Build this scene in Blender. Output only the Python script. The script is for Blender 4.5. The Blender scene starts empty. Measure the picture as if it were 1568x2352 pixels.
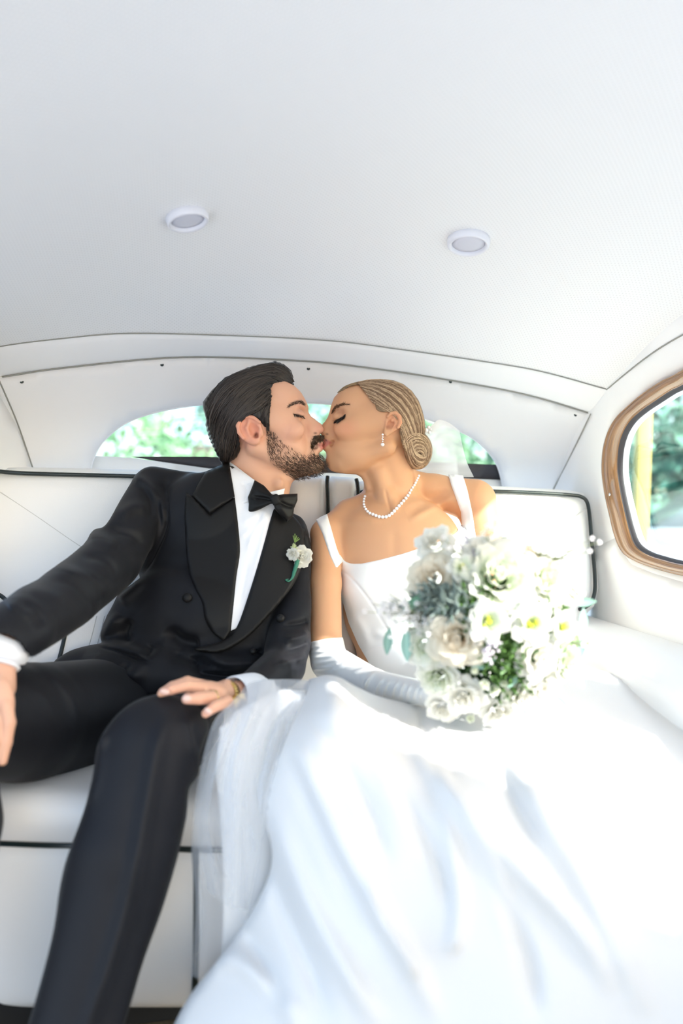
import bpy, bmesh, math, random
import numpy as np
import openvdb as vdb
from mathutils import Vector, Matrix
from mathutils.geometry import delaunay_2d_cdt
C = bpy.context.scene
# ------------------------------------------------------------------ camera, world, sun, exposure
F, CX, CY, CZ = 28.0 * 2352 / 36.0, 784.0, 1176.0, 0.74        # focal length in pixels, image centre, lens height
cam = bpy.data.cameras.new('camera'); cam_o = bpy.data.objects.new('camera', cam); C.collection.objects.link(cam_o)
cam.sensor_fit = 'VERTICAL'; cam.sensor_height = 36.0; cam.sensor_width = 24.0; cam.lens = 28.0
cam_o.location = (0, 0, CZ); cam_o.rotation_euler = (math.pi / 2, 0, 0)
cam.clip_start = 0.02
cam.dof.use_dof = True; cam.dof.focus_distance = 1.50; cam.dof.aperture_fstop = 2.0
C.camera = cam_o
TH = math.radians(12.0); cT, sT = math.cos(TH), math.sin(TH)     # the car stands turned 12 degrees to the lens
w = bpy.data.worlds.new('sky'); C.world = w; w.use_nodes = True
nt = w.node_tree; nt.nodes.clear()
wo = nt.nodes.new('ShaderNodeOutputWorld'); wb = nt.nodes.new('ShaderNodeBackground')
sky = nt.nodes.new('ShaderNodeTexSky'); sky.sky_type = 'NISHITA'; sky.sun_disc = False; sky.air_density = 1.0; sky.dust_density = 2.0; sky.ozone_density = 1.0
wb.inputs[1].default_value = 0.22; nt.links.new(sky.outputs[0], wb.inputs[0])
nt.links.new(wb.outputs[0], wo.inputs[0])
sun = bpy.data.lights.new('sun', 'SUN'); sun.energy = 3.9; sun.angle = math.radians(1.2); sun.color = (1.0, 0.98, 0.95)
sun_o = bpy.data.objects.new('sun', sun); C.collection.objects.link(sun_o)
SAZ, SEL = math.radians(44.0), math.radians(27.0)                # from the right and the front, in the car's frame
sa, sb, sz = math.sin(SAZ) * math.cos(SEL), -math.cos(SAZ) * math.cos(SEL), math.sin(SEL)
sdir = Vector((sa * cT - sb * sT, sa * sT + sb * cT, sz))
sky.sun_elevation = SEL; sky.sun_rotation = math.atan2(sdir.x, sdir.y)
sun_o.rotation_euler = sdir.to_track_quat('Z', 'Y').to_euler(); sun_o.location = (3, -3, 4)
C.view_settings.view_transform = 'Standard'; C.view_settings.look = 'None'
C.view_settings.gamma = 1.0; C.view_settings.use_curve_mapping = False
C.view_settings.exposure = 1.62
C.cycles.max_bounces = 16; C.cycles.diffuse_bounces = 12; C.cycles.transparent_max_bounces = 16
C.cycles.caustics_reflective = False; C.cycles.caustics_refractive = False
rng = np.random.default_rng(7); random.seed(7)
# ------------------------------------------------------------------ helpers
def P(px, py, d):
    """the point at depth d (metres in front of the lens) seen at px, py"""
    return np.stack([(np.asarray(px, float) - CX) / F * d, np.asarray(d, float) + 0 * np.asarray(px, float), CZ - (np.asarray(py, float) - CY) / F * d], -1)
def PV(px, py, d): return Vector(P(px, py, d).tolist())
def car(a, b, z): return np.stack([a * cT - b * sT, a * sT + b * cT, z + 0 * np.asarray(a, float)], -1)
def dB(px, b): return b / (cT - sT * (np.asarray(px, float) - CX) / F)       # depth where the ray meets a cross-car plane
def dA(px, a): return a / (cT * (np.asarray(px, float) - CX) / F + sT)       # ... a lengthwise plane
def proj(V):
    V = np.asarray(V); return CX + F * V[..., 0] / V[..., 1], CY + F * (CZ - V[..., 2]) / V[..., 1], V[..., 1]
def spl(pts, n=8, closed=False):
    """Catmull-Rom through the points"""
    p = np.asarray(pts, float)
    q = np.vstack([p[-1], p, p[0], p[1]]) if closed else np.vstack([2 * p[0] - p[1], p, 2 * p[-1] - p[-2]])
    out = []
    for i in range(len(q) - 3):
        a, b, c, d = q[i:i + 4]
        t = np.linspace(0, 1, n, endpoint=False)[:, None]
        out.append(0.5 * (2 * b + (c - a) * t + (2 * a - 5 * b + 4 * c - d) * t ** 2 + (3 * b - a - 3 * c + d) * t ** 3))
    r = np.vstack(out)
    return r if closed else np.vstack([r, p[-1]])
def dens(pts, step, closed=True):
    p = np.asarray(pts, float); out = []
    m = len(p) if closed else len(p) - 1
    for i in range(m):
        a, b = p[i], p[(i + 1) % len(p)]
        k = max(1, int(round(np.linalg.norm(b - a) / step)))
        out += [a + (b - a) * j / k for j in range(k)]
    if not closed: out.append(p[-1])
    return np.array(out)
def sdpoly(x, y, poly):
    """signed distance to a polygon, negative inside"""
    x = np.asarray(x, float); y = np.asarray(y, float); p = np.asarray(poly, float)
    best = np.full(np.broadcast(x, y).shape, 1e18); ins = np.zeros(best.shape, bool)
    for i in range(len(p)):
        ax, ay = p[i]; bx, by = p[(i + 1) % len(p)]
        ex, ey = bx - ax, by - ay; L = ex * ex + ey * ey + 1e-12
        t = np.clip(((x - ax) * ex + (y - ay) * ey) / L, 0, 1)
        best = np.minimum(best, (x - ax - ex * t) ** 2 + (y - ay - ey * t) ** 2)
        if ay != by:
            ins ^= ((ay > y) != (by > y)) & (x < ex * (y - ay) / ey + ax)
    return np.where(ins, -1, 1) * np.sqrt(best)
def dline(x, y, pts):
    """distance to an open polyline and the position along it, 0..1"""
    p = np.asarray(pts, float); best = np.full(np.broadcast(x, y).shape, 1e18); tt = np.zeros(best.shape); n = len(p) - 1
    for i in range(n):
        ax, ay = p[i]; ex, ey = p[i + 1] - p[i]; L = ex * ex + ey * ey + 1e-12
        t = np.clip(((x - ax) * ex + (y - ay) * ey) / L, 0, 1)
        q = (x - ax - ex * t) ** 2 + (y - ay - ey * t) ** 2
        m = q < best; best = np.where(m, q, best); tt = np.where(m, (i + t) / n, tt)
    return np.sqrt(best), tt
def relief(x, y, lines):
    """raised (or sunk) soft ridges along polylines: (points, sigma px, height m)"""
    h = np.zeros(np.broadcast(x, y).shape)
    for pts, sg, am in lines:
        pp = np.asarray(pts, float)
        m = (x > pp[:, 0].min() - 3 * sg) & (x < pp[:, 0].max() + 3 * sg) & (y > pp[:, 1].min() - 3 * sg) & (y < pp[:, 1].max() + 3 * sg)
        if not m.any(): continue
        d, t = dline(x[m], y[m], spl(pp, 5) if len(pp) > 2 else pp)
        h[m] += am * np.exp(-(d / sg) ** 2) * np.clip(np.sin(np.pi * np.clip(t, 0.02, 0.98)) * 1.6, 0, 1)
    return h
def rbf(pts, smooth=0.0):
    """thin-plate surface through scattered (x, y, value)"""
    p = np.asarray(pts, float); xy = p[:, :2] / 300.0
    def U(r2): return 0.5 * r2 * np.log(r2 + 1e-9)
    n = len(p); K = U(((xy[:, None] - xy[None]) ** 2).sum(-1)) + smooth * np.eye(n)
    A = np.zeros((n + 3, n + 3)); A[:n, :n] = K; A[:n, n] = 1; A[:n, n + 1:] = xy; A[n, :n] = 1; A[n + 1:, :n] = xy.T
    s = np.linalg.solve(A, np.r_[p[:, 2], 0, 0, 0])
    def fn(x, y):
        x = np.asarray(x, float) / 300.0; y = np.asarray(y, float) / 300.0
        r = s[n] + s[n + 1] * x + s[n + 2] * y
        for i in range(n): r = r + s[i] * U((x - xy[i, 0]) ** 2 + (y - xy[i, 1]) ** 2)
        return r
    return fn
def sstep(x, a, b):
    t = np.clip((x - a) / (b - a), 0, 1); return t * t * (3 - 2 * t)
# --- objects
def link(o, parent=None):
    C.collection.objects.link(o)
    if parent is not None:
        o.parent = parent
        l = Vector(); q = parent
        while q is not None: l += q.location; q = q.parent
        o.matrix_parent_inverse = Matrix.Translation(-l) if parent.type == 'EMPTY' and parent.parent is None else Matrix()
    return o
def tag(o, label=None, cat=None, group=None, kind=None):
    if label: o['label'] = label
    if cat: o['category'] = cat
    if group: o['group'] = group
    if kind: o['kind'] = kind
    return o
def thing(name, label, cat, loc, group=None):
    o = bpy.data.objects.new(name, None); o.location = loc; o.empty_display_size = 0.05
    link(o); return tag(o, label, cat, group)
def mk(name, V, Fs, mat, parent=None, smooth=True, col=None, uv=None):
    me = bpy.data.meshes.new(name); V = np.asarray(V, np.float32)
    if isinstance(Fs, np.ndarray):
        k = Fs.shape[1]; n = len(Fs)
        me.vertices.add(len(V)); me.vertices.foreach_set('co', V.ravel())
        me.loops.add(n * k); me.loops.foreach_set('vertex_index', Fs.astype(np.int32).ravel())
        me.polygons.add(n); me.polygons.foreach_set('loop_start', np.arange(0, n * k, k, dtype=np.int32))
        me.update(calc_edges=True)
    else:
        me.from_pydata(V.tolist(), [], Fs); me.update()
    me.validate()
    if smooth: me.polygons.foreach_set('use_smooth', np.ones(len(me.polygons), bool))
    if col is not None:
        ca = me.color_attributes.new('Col', 'FLOAT_COLOR', 'POINT')
        c4 = np.ones((len(me.vertices), 4), np.float32); c4[:, :3] = col; ca.data.foreach_set('color', c4.ravel())
    if uv is not None:
        ul = me.uv_layers.new(name='UVMap'); li = np.zeros(len(me.loops), np.int32); me.loops.foreach_get('vertex_index', li)
        ul.data.foreach_set('uv', np.asarray(uv, np.float32)[li].ravel())
    me.materials.append(mat)
    o = bpy.data.objects.new(name, me); link(o, parent); return o
def join(parts):
    """several (V, F) pieces as one V, F list"""
    V, Fs, n = [], [], 0
    for v, f in parts:
        V.append(np.asarray(v, float)); Fs += [[int(i) + n for i in q] for q in f]; n += len(v)
    return np.vstack(V), Fs
def frames(p):
    p = np.asarray(p, float); t = np.gradient(p, axis=0); t /= np.linalg.norm(t, axis=1)[:, None] + 1e-12
    ref = np.array([0.0, 0, 1]) if abs(t[0, 2]) < 0.9 else np.array([1.0, 0, 0])
    n = np.cross(t[0], ref); n /= np.linalg.norm(n); N = []
    for i in range(len(p)):
        n = n - t[i] * (n @ t[i]); n /= np.linalg.norm(n) + 1e-12; N.append(n)
    N = np.array(N); return t, N, np.cross(t, N)
def tube(pts, r, k=8, closed=False, flat=1.0):
    p = np.asarray(pts, float); n = len(p); r = np.broadcast_to(np.asarray(r, float), (n,))
    t, N, B = frames(p); a = np.linspace(0, 2 * np.pi, k, endpoint=False)
    V = (p[:, None] + r[:, None, None] * (np.cos(a)[None, :, None] * N[:, None] + flat * np.sin(a)[None, :, None] * B[:, None])).reshape(-1, 3)
    Fs = []
    for i in range(n if closed else n - 1):
        j = (i + 1) % n
        Fs += [[i * k + q, i * k + (q + 1) % k, j * k + (q + 1) % k, j * k + q] for q in range(k)]
    if not closed: Fs += [list(range(k))[::-1], [(n - 1) * k + q for q in range(k)]]
    return V, Fs
def strands(L, R, col=None):
    """many thin tapered three-sided strands; L (n, k, 3) points, R (n, k) radii"""
    n, k, _ = L.shape
    t = np.gradient(L, axis=1); t /= np.linalg.norm(t, axis=2)[..., None] + 1e-12
    ref = np.array([0.31, -0.9, 0.29]); ref /= np.linalg.norm(ref)
    N = np.cross(t, ref); N /= np.linalg.norm(N, axis=2)[..., None] + 1e-9; B = np.cross(t, N)
    a = np.array([0.4, 0.4 + 2 * np.pi / 3, 0.4 + 4 * np.pi / 3])
    V = L[:, :, None] + R[:, :, None, None] * (np.cos(a)[:, None] * N[:, :, None] + np.sin(a)[:, None] * B[:, :, None])
    V = V.reshape(-1, 3)
    s = (np.arange(n) * k * 3)[:, None, None]; i = (np.arange(k - 1) * 3)[None, :, None]; q = np.arange(3)[None, None, :]; q2 = (q + 1) % 3
    A = np.stack([s + i + q, s + i + q2, s + i + 3 + q2, s + i + 3 + q], -1).reshape(-1, 4)
    cc = None if col is None else np.repeat(col, k * 3, axis=0)
    return V, A, cc
def lathe(prof, k=24, axis='z'):
    p = np.asarray(prof, float); a = np.linspace(0, 2 * np.pi, k, endpoint=False)
    V = np.stack([p[:, None, 0] * np.cos(a), p[:, None, 0] * np.sin(a), np.repeat(p[:, 1:2], k, 1)], -1).reshape(-1, 3)
    Fs = [[i * k + q, i * k + (q + 1) % k, (i + 1) * k + (q + 1) % k, (i + 1) * k + q] for i in range(len(p) - 1) for q in range(k)]
    Fs += [list(range(k))[::-1], [(len(p) - 1) * k + q for q in range(k)]]
    return V, Fs
def grid(P3, closed_u=False):
    """faces of an (m, n, 3) grid of points"""
    m, n, _ = P3.shape; i = np.arange(m - 1)[:, None] * n; j = np.arange(n - 1)[None]
    a = i + j; return P3.reshape(-1, 3), np.stack([a, a + 1, a + n + 1, a + n], -1).reshape(-1, 4)
def tri2d(poly, holes, step):
    """triangulate an outline with holes: points, triangles, rim edges"""
    poly = dens(poly, step); hs = [dens(h, step) for h in holes]
    lo, hi = poly.min(0), poly.max(0)
    gx, gy = np.meshgrid(np.arange(lo[0], hi[0], step), np.arange(lo[1], hi[1], step * 0.87)); gx[1::2] += step * 0.5
    gx, gy = gx.ravel(), gy.ravel()
    s = sdpoly(gx, gy, poly)
    for h in hs: s = np.maximum(s, -sdpoly(gx, gy, h))
    m = s < -0.45 * step
    edges, n = [], 0
    for q in [poly] + hs:
        edges += [(n + i, n + (i + 1) % len(q)) for i in range(len(q))]; n += len(q)
    allp = np.vstack([poly] + hs + [np.stack([gx[m], gy[m]], -1)])
    vs, es, fs, *_ = delaunay_2d_cdt([Vector(p) for p in allp], edges, [], 0, 1e-7 * step)
    vs = np.array([tuple(v) for v in vs]); fs = np.array([f for f in fs if len(f) == 3])
    c = vs[fs].mean(1); s = sdpoly(c[:, 0], c[:, 1], poly)
    for h in hs: s = np.maximum(s, -sdpoly(c[:, 0], c[:, 1], h))
    fs = fs[s < 0]
    used = np.unique(fs); mp = -np.ones(len(vs), int); mp[used] = np.arange(len(used)); vs = vs[used]; fs = mp[fs]
    v1 = vs[fs[:, 1]] - vs[fs[:, 0]]; v2 = vs[fs[:, 2]] - vs[fs[:, 0]]
    flip = v1[:, 0] * v2[:, 1] - v1[:, 1] * v2[:, 0] > 0
    fs[flip] = fs[flip][:, ::-1]
    ec = {}
    for f in fs:
        for i in range(3): ec[(int(f[i]), int(f[(i + 1) % 3]))] = 1
    rim = [(a, b) for (a, b) in ec if (b, a) not in ec]
    return vs, fs, rim
def rimdist(vs, poly, holes):
    ds = -sdpoly(vs[:, 0], vs[:, 1], poly)
    for h in holes: ds = np.minimum(ds, sdpoly(vs[:, 0], vs[:, 1], h))
    return ds
def plate(name, poly, step, mapf, mat, parent=None, holes=(), pad=0, uvf=None):
    """a cut piece: mapf(u, v, side, e) gives its front (side 0) and back (side 1); e = 0 at the rim, 1 beyond pad"""
    vs, fs, rim = tri2d(poly, holes, step); n = len(vs)
    e = np.ones(n)
    if pad:
        q = 1 - np.clip(rimdist(vs, poly, holes) / pad, 0, 1); e = np.sqrt(np.clip(1 - q * q, 0, 1))
    V = np.vstack([mapf(vs[:, 0], vs[:, 1], 0, e), mapf(vs[:, 0], vs[:, 1], 1, e)])
    Fs = np.vstack([fs, fs[:, ::-1] + n] + [np.array([[b, a, a + n], [b, a + n, b + n]]) for a, b in rim])
    uv = None if uvf is None else np.vstack([uvf(vs[:, 0], vs[:, 1])] * 2)
    return mk(name, V, Fs, mat, parent, uv=uv)
def drape(name, poly, dfun, thick, step, mat, parent=None, holes=(), pad=0, col=None, back=0.0008, padh=None):
    """a cut piece lying on the surface dfun(px, py), thick metres through, its rim rounded over pad px"""
    vs, fs, rim = tri2d(poly, holes, step); n = len(vs); d = dfun(vs[:, 0], vs[:, 1])
    if pad:
        q = 1 - np.clip(rimdist(vs, poly, holes) / pad, 0, 1); e = np.sqrt(np.clip(1 - q * q, 0, 1)) * (padh if padh else thick)
        front = d - e - (0.0 if padh is None else thick)
    else: front = d - thick
    V = np.vstack([P(vs[:, 0], vs[:, 1], front), P(vs[:, 0], vs[:, 1], d + back)])
    Fs = np.vstack([fs, fs[:, ::-1] + n] + [np.array([[b, a, a + n], [b, a + n, b + n]]) for a, b in rim])
    cc = None
    if col is not None: cc = np.vstack([col(vs[:, 0], vs[:, 1])] * 2)
    return mk(name, V, Fs, mat, parent, col=cc)
def rbox(cx, cy, cz, sx, sy, sz, bev=0.01, seg=3):
    bm = bmesh.new(); bmesh.ops.create_cube(bm, size=1)
    bmesh.ops.scale(bm, vec=(sx, sy, sz), verts=bm.verts)
    if bev: bmesh.ops.bevel(bm, geom=bm.edges[:], offset=bev, segments=seg, affect='EDGES', profile=0.5)
    bmesh.ops.translate(bm, vec=(cx, cy, cz), verts=bm.verts)
    bm.verts.ensure_lookup_table(); V = np.array([v.co[:] for v in bm.verts]); Fs = [[v.index for v in f.verts] for f in bm.faces]; bm.free()
    return V, Fs
def carbox(a0, a1, b0, b1, z0, z1, bev=0.01, seg=3):
    V, Fs = rbox((a0 + a1) / 2, (b0 + b1) / 2, (z0 + z1) / 2, a1 - a0, b1 - b0, z1 - z0, bev, seg)
    return car(V[:, 0], V[:, 1], V[:, 2]), Fs
def ball(c, r, n=2, sq=(1, 1, 1)):
    bm = bmesh.new(); bmesh.ops.create_icosphere(bm, subdivisions=n, radius=r); V = np.array([v.co[:] for v in bm.verts]) * np.array(sq) + c; Fs = [[v.index for v in f.verts] for f in bm.faces]; bm.free(); return V, Fs
# --- sculpting: a distance field on a grid of pixel columns and depths, blended from rounded forms, then skinned
class Sculpt:
    def __init__(s, blocks, du=2.0, dd=0.002):
        s.du, s.dd = du, dd; s.B = []
        for u0, u1, v0, v1, d0, d1 in blocks:
            i0 = [int(math.floor(u0 / du)), int(math.floor(v0 / du)), int(math.floor(d0 / dd))]
            n = [int((u1 - u0) / du) + 2, int((v1 - v0) / du) + 2, int((d1 - d0) / dd) + 2]
            s.B.append((i0, np.full(n, 0.2, np.float32)))
    def _apply(s, lo, hi, fn):
        for i0, f in s.B:
            a = [max(0, int(math.floor(l / q)) - i) for l, q, i in zip(lo, (s.du, s.du, s.dd), i0)]
            b = [min(f.shape[k], int(math.ceil(h / q)) - i + 1) for k, (h, q, i) in enumerate(zip(hi, (s.du, s.du, s.dd), i0))]
            if any(b[k] <= a[k] for k in range(3)): continue
            u = ((np.arange(a[0], b[0]) + i0[0]) * s.du).astype(np.float32)[:, None, None]
            v = ((np.arange(a[1], b[1]) + i0[1]) * s.du).astype(np.float32)[None, :, None]
            d = ((np.arange(a[2], b[2]) + i0[2]) * s.dd).astype(np.float32)[None, None, :]
            sl = (slice(a[0], b[0]), slice(a[1], b[1]), slice(a[2], b[2]))
            f[sl] = fn(f[sl], u, v, d)
    def _bb(s, pts, rs, m):
        lo, hi = [1e9] * 3, [-1e9] * 3
        for (x, y, d), r in zip(pts, rs):
            rr = (r + m) * d / F
            lo = [min(lo[0], x - (r + m) * 1.15), min(lo[1], y - (r + m) * 1.15), min(lo[2], d - rr)]
            hi = [max(hi[0], x + (r + m) * 1.15), max(hi[1], y + (r + m) * 1.15), max(hi[2], d + rr)]
        return lo, hi
    @staticmethod
    def _mix(f, g, k, op):
        if op == 'sub': f, g = f, -g
        if op == 'add':
            h = np.clip(0.5 + 0.5 * (f - g) / k, 0, 1); return f * (1 - h) + g * h - k * h * (1 - h)
        h = np.clip(0.5 - 0.5 * (f - g) / k, 0, 1); return f * (1 - h) + g * h + k * h * (1 - h)
    def ell(s, c, r, k=6, rot=0.0, yaw=0.0, op='add'):
        """ellipsoid at (px, py, depth); radii in px at that depth (across, down, in depth); rot turns it in the picture plane"""
        q = c[2] / F; R = max(r); lo, hi = s._bb([c], [R], k + 8)
        cw = P(*c); ca, sa_ = math.cos(math.radians(rot)), math.sin(math.radians(rot)); cy, sy = math.cos(math.radians(yaw)), math.sin(math.radians(yaw))
        ra = [x * q for x in r]
        def fn(f, u, v, d):
            X = (u - CX) / F * d - cw[0]; Y = d - cw[1] + 0 * u; Z = (v - CY) / F * d + (cw[2] - CZ)
            X2 = X * cy + Y * sy; Y = -X * sy + Y * cy; X = X2
            a = X * ca + Z * sa_; b = -X * sa_ + Z * ca
            k0 = np.sqrt((a / ra[0]) ** 2 + (b / ra[1]) ** 2 + (Y / ra[2]) ** 2); k1 = np.sqrt((a / ra[0] ** 2) ** 2 + (b / ra[1] ** 2) ** 2 + (Y / ra[2] ** 2) ** 2)
            return s._mix(f, (k0 * (k0 - 1) / (k1 + 1e-9)).astype(np.float32), k * q, op)
        s._apply(lo, hi, fn); return s
    def cap(s, c1, c2, r1, r2, k=6, op='add'):
        """tapered limb between two points, radii in px at each end's depth"""
        lo, hi = s._bb([c1, c2], [r1, r2], k + 8); a, b = P(*c1), P(*c2); q1, q2 = r1 * c1[2] / F, r2 * c2[2] / F; ab = b - a; L = ab @ ab + 1e-12; kk = k * 0.5 * (c1[2] + c2[2]) / F
        def fn(f, u, v, d):
            X = (u - CX) / F * d - a[0]; Y = d - a[1] + 0 * u; Z = CZ - (v - CY) / F * d - a[2]
            t = np.clip((X * ab[0] + Y * ab[1] + Z * ab[2]) / L, 0, 1)
            g = np.sqrt((X - t * ab[0]) ** 2 + (Y - t * ab[1]) ** 2 + (Z - t * ab[2]) ** 2) - (q1 + (q2 - q1) * t)
            return s._mix(f, g.astype(np.float32), kk, op)
        s._apply(lo, hi, fn); return s
    def chain(s, pts, rs, k=6, op='add'):
        for i in range(len(pts) - 1): s.cap(pts[i], pts[i + 1], rs[i], rs[i + 1], k, op)
        return s
    def slab(s, poly, dc, half, k=6, rnd=10, op='add', d0=None, d1=None):
        """an outline given depth: half px to each side of depth dc, its edge rounded"""
        p = np.asarray(poly, float); q = dc / F
        lo = [p[:, 0].min() - k - 8, p[:, 1].min() - k - 8, dc - (half + k + 8) * q]; hi = [p[:, 0].max() + k + 8, p[:, 1].max() + k + 8, dc + (half + k + 8) * q]
        def fn(f, u, v, d):
            a = sdpoly(u[:, :, 0] + 0 * v[:, :, 0], v[:, :, 0] + 0 * u[:, :, 0], p).astype(np.float32)[:, :, None] + rnd
            b = np.abs(d - dc) / q - half + rnd
            g = np.sqrt(np.maximum(a, 0) ** 2 + np.maximum(b, 0) ** 2) + np.minimum(np.maximum(a, b), 0) - rnd
            return s._mix(f, (g * q).astype(np.float32), k * q, op)
        s._apply(lo, hi, fn); return s
    def clip(s, poly, k=5, keep='in'):
        """trim everything to an outline as seen from the lens (or cut that outline away)"""
        p = np.asarray(poly, float)
        def fn(f, u, v, d):
            a = sdpoly(u[:, :, 0] + 0 * v[:, :, 0], v[:, :, 0] + 0 * u[:, :, 0], p).astype(np.float32)[:, :, None] * (d / F)
            if keep != 'in': a = -a
            return s._mix(f, a, k * 1.45 / F, 'int')
        s._apply([-1e5, -1e5, 0], [1e5, 1e5, 9], fn); return s
    def height(s):
        """front surface depth as a function of px, py"""
        out = []
        for i0, f in s.B:
            ins = f < 0; any_ = ins.any(2); k = ins.argmax(2); km = np.maximum(k - 1, 0)
            I, J = np.indices(k.shape); f1, f0 = f[I, J, k], f[I, J, km]
            t = np.where(k > 0, f0 / (f0 - f1 + 1e-9), 1.0); H = (km + t + i0[2]) * s.dd; H = np.where(any_, H, np.nan)
            for _ in range(40):          # run the surface on past its outline
                n = np.isnan(H)
                if not n.any(): break
                pad = np.pad(H, 1, constant_values=np.nan); st = np.stack([pad[:-2, 1:-1], pad[2:, 1:-1], pad[1:-1, :-2], pad[1:-1, 2:]])
                c = (~np.isnan(st)).sum(0); av = np.where(c > 0, np.nansum(st, 0) / np.maximum(c, 1), np.nan); H = np.where(n, av, H)
            H = np.where(np.isnan(H), np.nanmean(H) if (~np.isnan(H)).any() else 1.5, H); out.append((i0, H))
        def fn(x, y, b=0):
            i0, H = out[b]; gx = np.clip(np.asarray(x, float) / s.du - i0[0], 0, H.shape[0] - 1.001); gy = np.clip(np.asarray(y, float) / s.du - i0[1], 0, H.shape[1] - 1.001)
            i, j = gx.astype(int), gy.astype(int); a, c = gx - i, gy - j
            return (H[i, j] * (1 - a) + H[i + 1, j] * a) * (1 - c) + (H[i, j + 1] * (1 - a) + H[i + 1, j + 1] * a) * c
        return fn
    def skin(s, lines=(), smooth=2, extra=None):
        """the surface: world points, quads, and where each point is seen"""
        g = vdb.FloatGrid(0.2)
        for i0, f in s.B:
            f = f.copy()
            g.copyFromArray(np.ascontiguousarray(f.astype(np.float64)), ijk=tuple(i0), tolerance=0.0)
        V, Q = g.convertToQuads(0.0)
        V = V.astype(np.float64) * np.array([s.du, s.du, s.dd]); Q = np.asarray(Q).astype(np.int64)
        e = np.vstack([Q[:, [0, 1]], Q[:, [1, 2]], Q[:, [2, 3]], Q[:, [3, 0]]]); n = len(V)
        cnt = np.bincount(e.ravel(), minlength=n).astype(float)
        for _ in range(smooth):
            acc = np.stack([np.bincount(e[:, 0], V[e[:, 1], k], n) + np.bincount(e[:, 1], V[e[:, 0], k], n) for k in range(3)], -1)
            V = 0.5 * V + 0.5 * acc / np.maximum(cnt, 1)[:, None]
        W = P(V[:, 0], V[:, 1], V[:, 2])
        fn = np.cross(W[Q[:, 2]] - W[Q[:, 0]], W[Q[:, 3]] - W[Q[:, 1]]); N = np.zeros_like(W)
        for k in range(4):
            for c in range(3): N[:, c] += np.bincount(Q[:, k], fn[:, c], n)
        N /= np.linalg.norm(N, axis=1)[:, None] + 1e-12
        vol = (W[Q[:, 0]] * fn).sum()
        if ((W - W.mean(0)) * N).sum() < 0: Q = Q[:, ::-1]; N = -N
        face = np.clip(-N[:, 1] * 1.6 + 0.1, 0, 1)
        if lines:
            W = W + (relief(V[:, 0], V[:, 1], lines) * face)[:, None] * np.array([0, -0.75, 0]) + (relief(V[:, 0], V[:, 1], lines) * face)[:, None] * N * 0.35
        if extra is not None: W = W + extra(V, N, face)
        return W, Q, V, N, face
# ------------------------------------------------------------------ materials
def mat(name, color=(0.8, 0.8, 0.8), rough=0.5, metal=0.0, spec=0.5, sheen=0.0, sss=0.0, sssr=(1, 0.35, 0.2), coat=0.0, bump=None, vary=None, attr=False, trans=0.0, ior=1.45, aniso=0.0, emis=None):
    m = bpy.data.materials.new(name); m.use_nodes = True; N = m.node_tree.nodes; L = m.node_tree.links
    b = N['Principled BSDF']; b.inputs['Base Color'].default_value = (*color, 1); b.inputs['Roughness'].default_value = rough
    b.inputs['Metallic'].default_value = metal; b.inputs['Specular IOR Level'].default_value = spec; b.inputs['IOR'].default_value = ior
    if sheen: b.inputs['Sheen Weight'].default_value = sheen; b.inputs['Sheen Roughness'].default_value = 0.4
    if sss: b.inputs['Subsurface Weight'].default_value = sss; b.inputs['Subsurface Radius'].default_value = sssr; b.inputs['Subsurface Scale'].default_value = 0.006
    if coat: b.inputs['Coat Weight'].default_value = coat; b.inputs['Coat Roughness'].default_value = 0.1
    if trans: b.inputs['Transmission Weight'].default_value = trans
    if aniso: b.inputs['Anisotropic'].default_value = aniso
    src = None
    if attr:
        a = N.new('ShaderNodeAttribute'); a.attribute_name = 'Col'; src = a.outputs['Color']
    tc = N.new('ShaderNodeTexCoord')
    if vary:                                                     # (scale, amount): soft tone variation
        n = N.new('ShaderNodeTexNoise'); n.inputs['Scale'].default_value = vary[0]; n.inputs['Detail'].default_value = 5
        L.new(tc.outputs['Object'], n.inputs['Vector'])
        h = N.new('ShaderNodeHueSaturation'); mr = N.new('ShaderNodeMapRange'); mr.inputs['To Min'].default_value = 1 - vary[1]; mr.inputs['To Max'].default_value = 1 + vary[1]
        L.new(n.outputs['Fac'], mr.inputs['Value']); L.new(mr.outputs[0], h.inputs['Value'])
        if src: L.new(src, h.inputs['Color'])
        else: h.inputs['Color'].default_value = (*color, 1)
        src = h.outputs['Color']
    if src: L.new(src, b.inputs['Base Color'])
    if bump:                                                     # (kind, scale, strength, distance)
        kind, sc, st, di = bump
        t = N.new('ShaderNodeTexVoronoi' if kind == 'voronoi' else 'ShaderNodeTexNoise'); t.inputs['Scale'].default_value = sc
        if kind != 'voronoi': t.inputs['Detail'].default_value = 4
        L.new(tc.outputs['Object'], t.inputs['Vector'])
        bp = N.new('ShaderNodeBump'); bp.inputs['Strength'].default_value = st; bp.inputs['Distance'].default_value = di
        L.new(t.outputs[0], bp.inputs['Height']); L.new(bp.outputs[0], b.inputs['Normal'])
    return m
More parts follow.
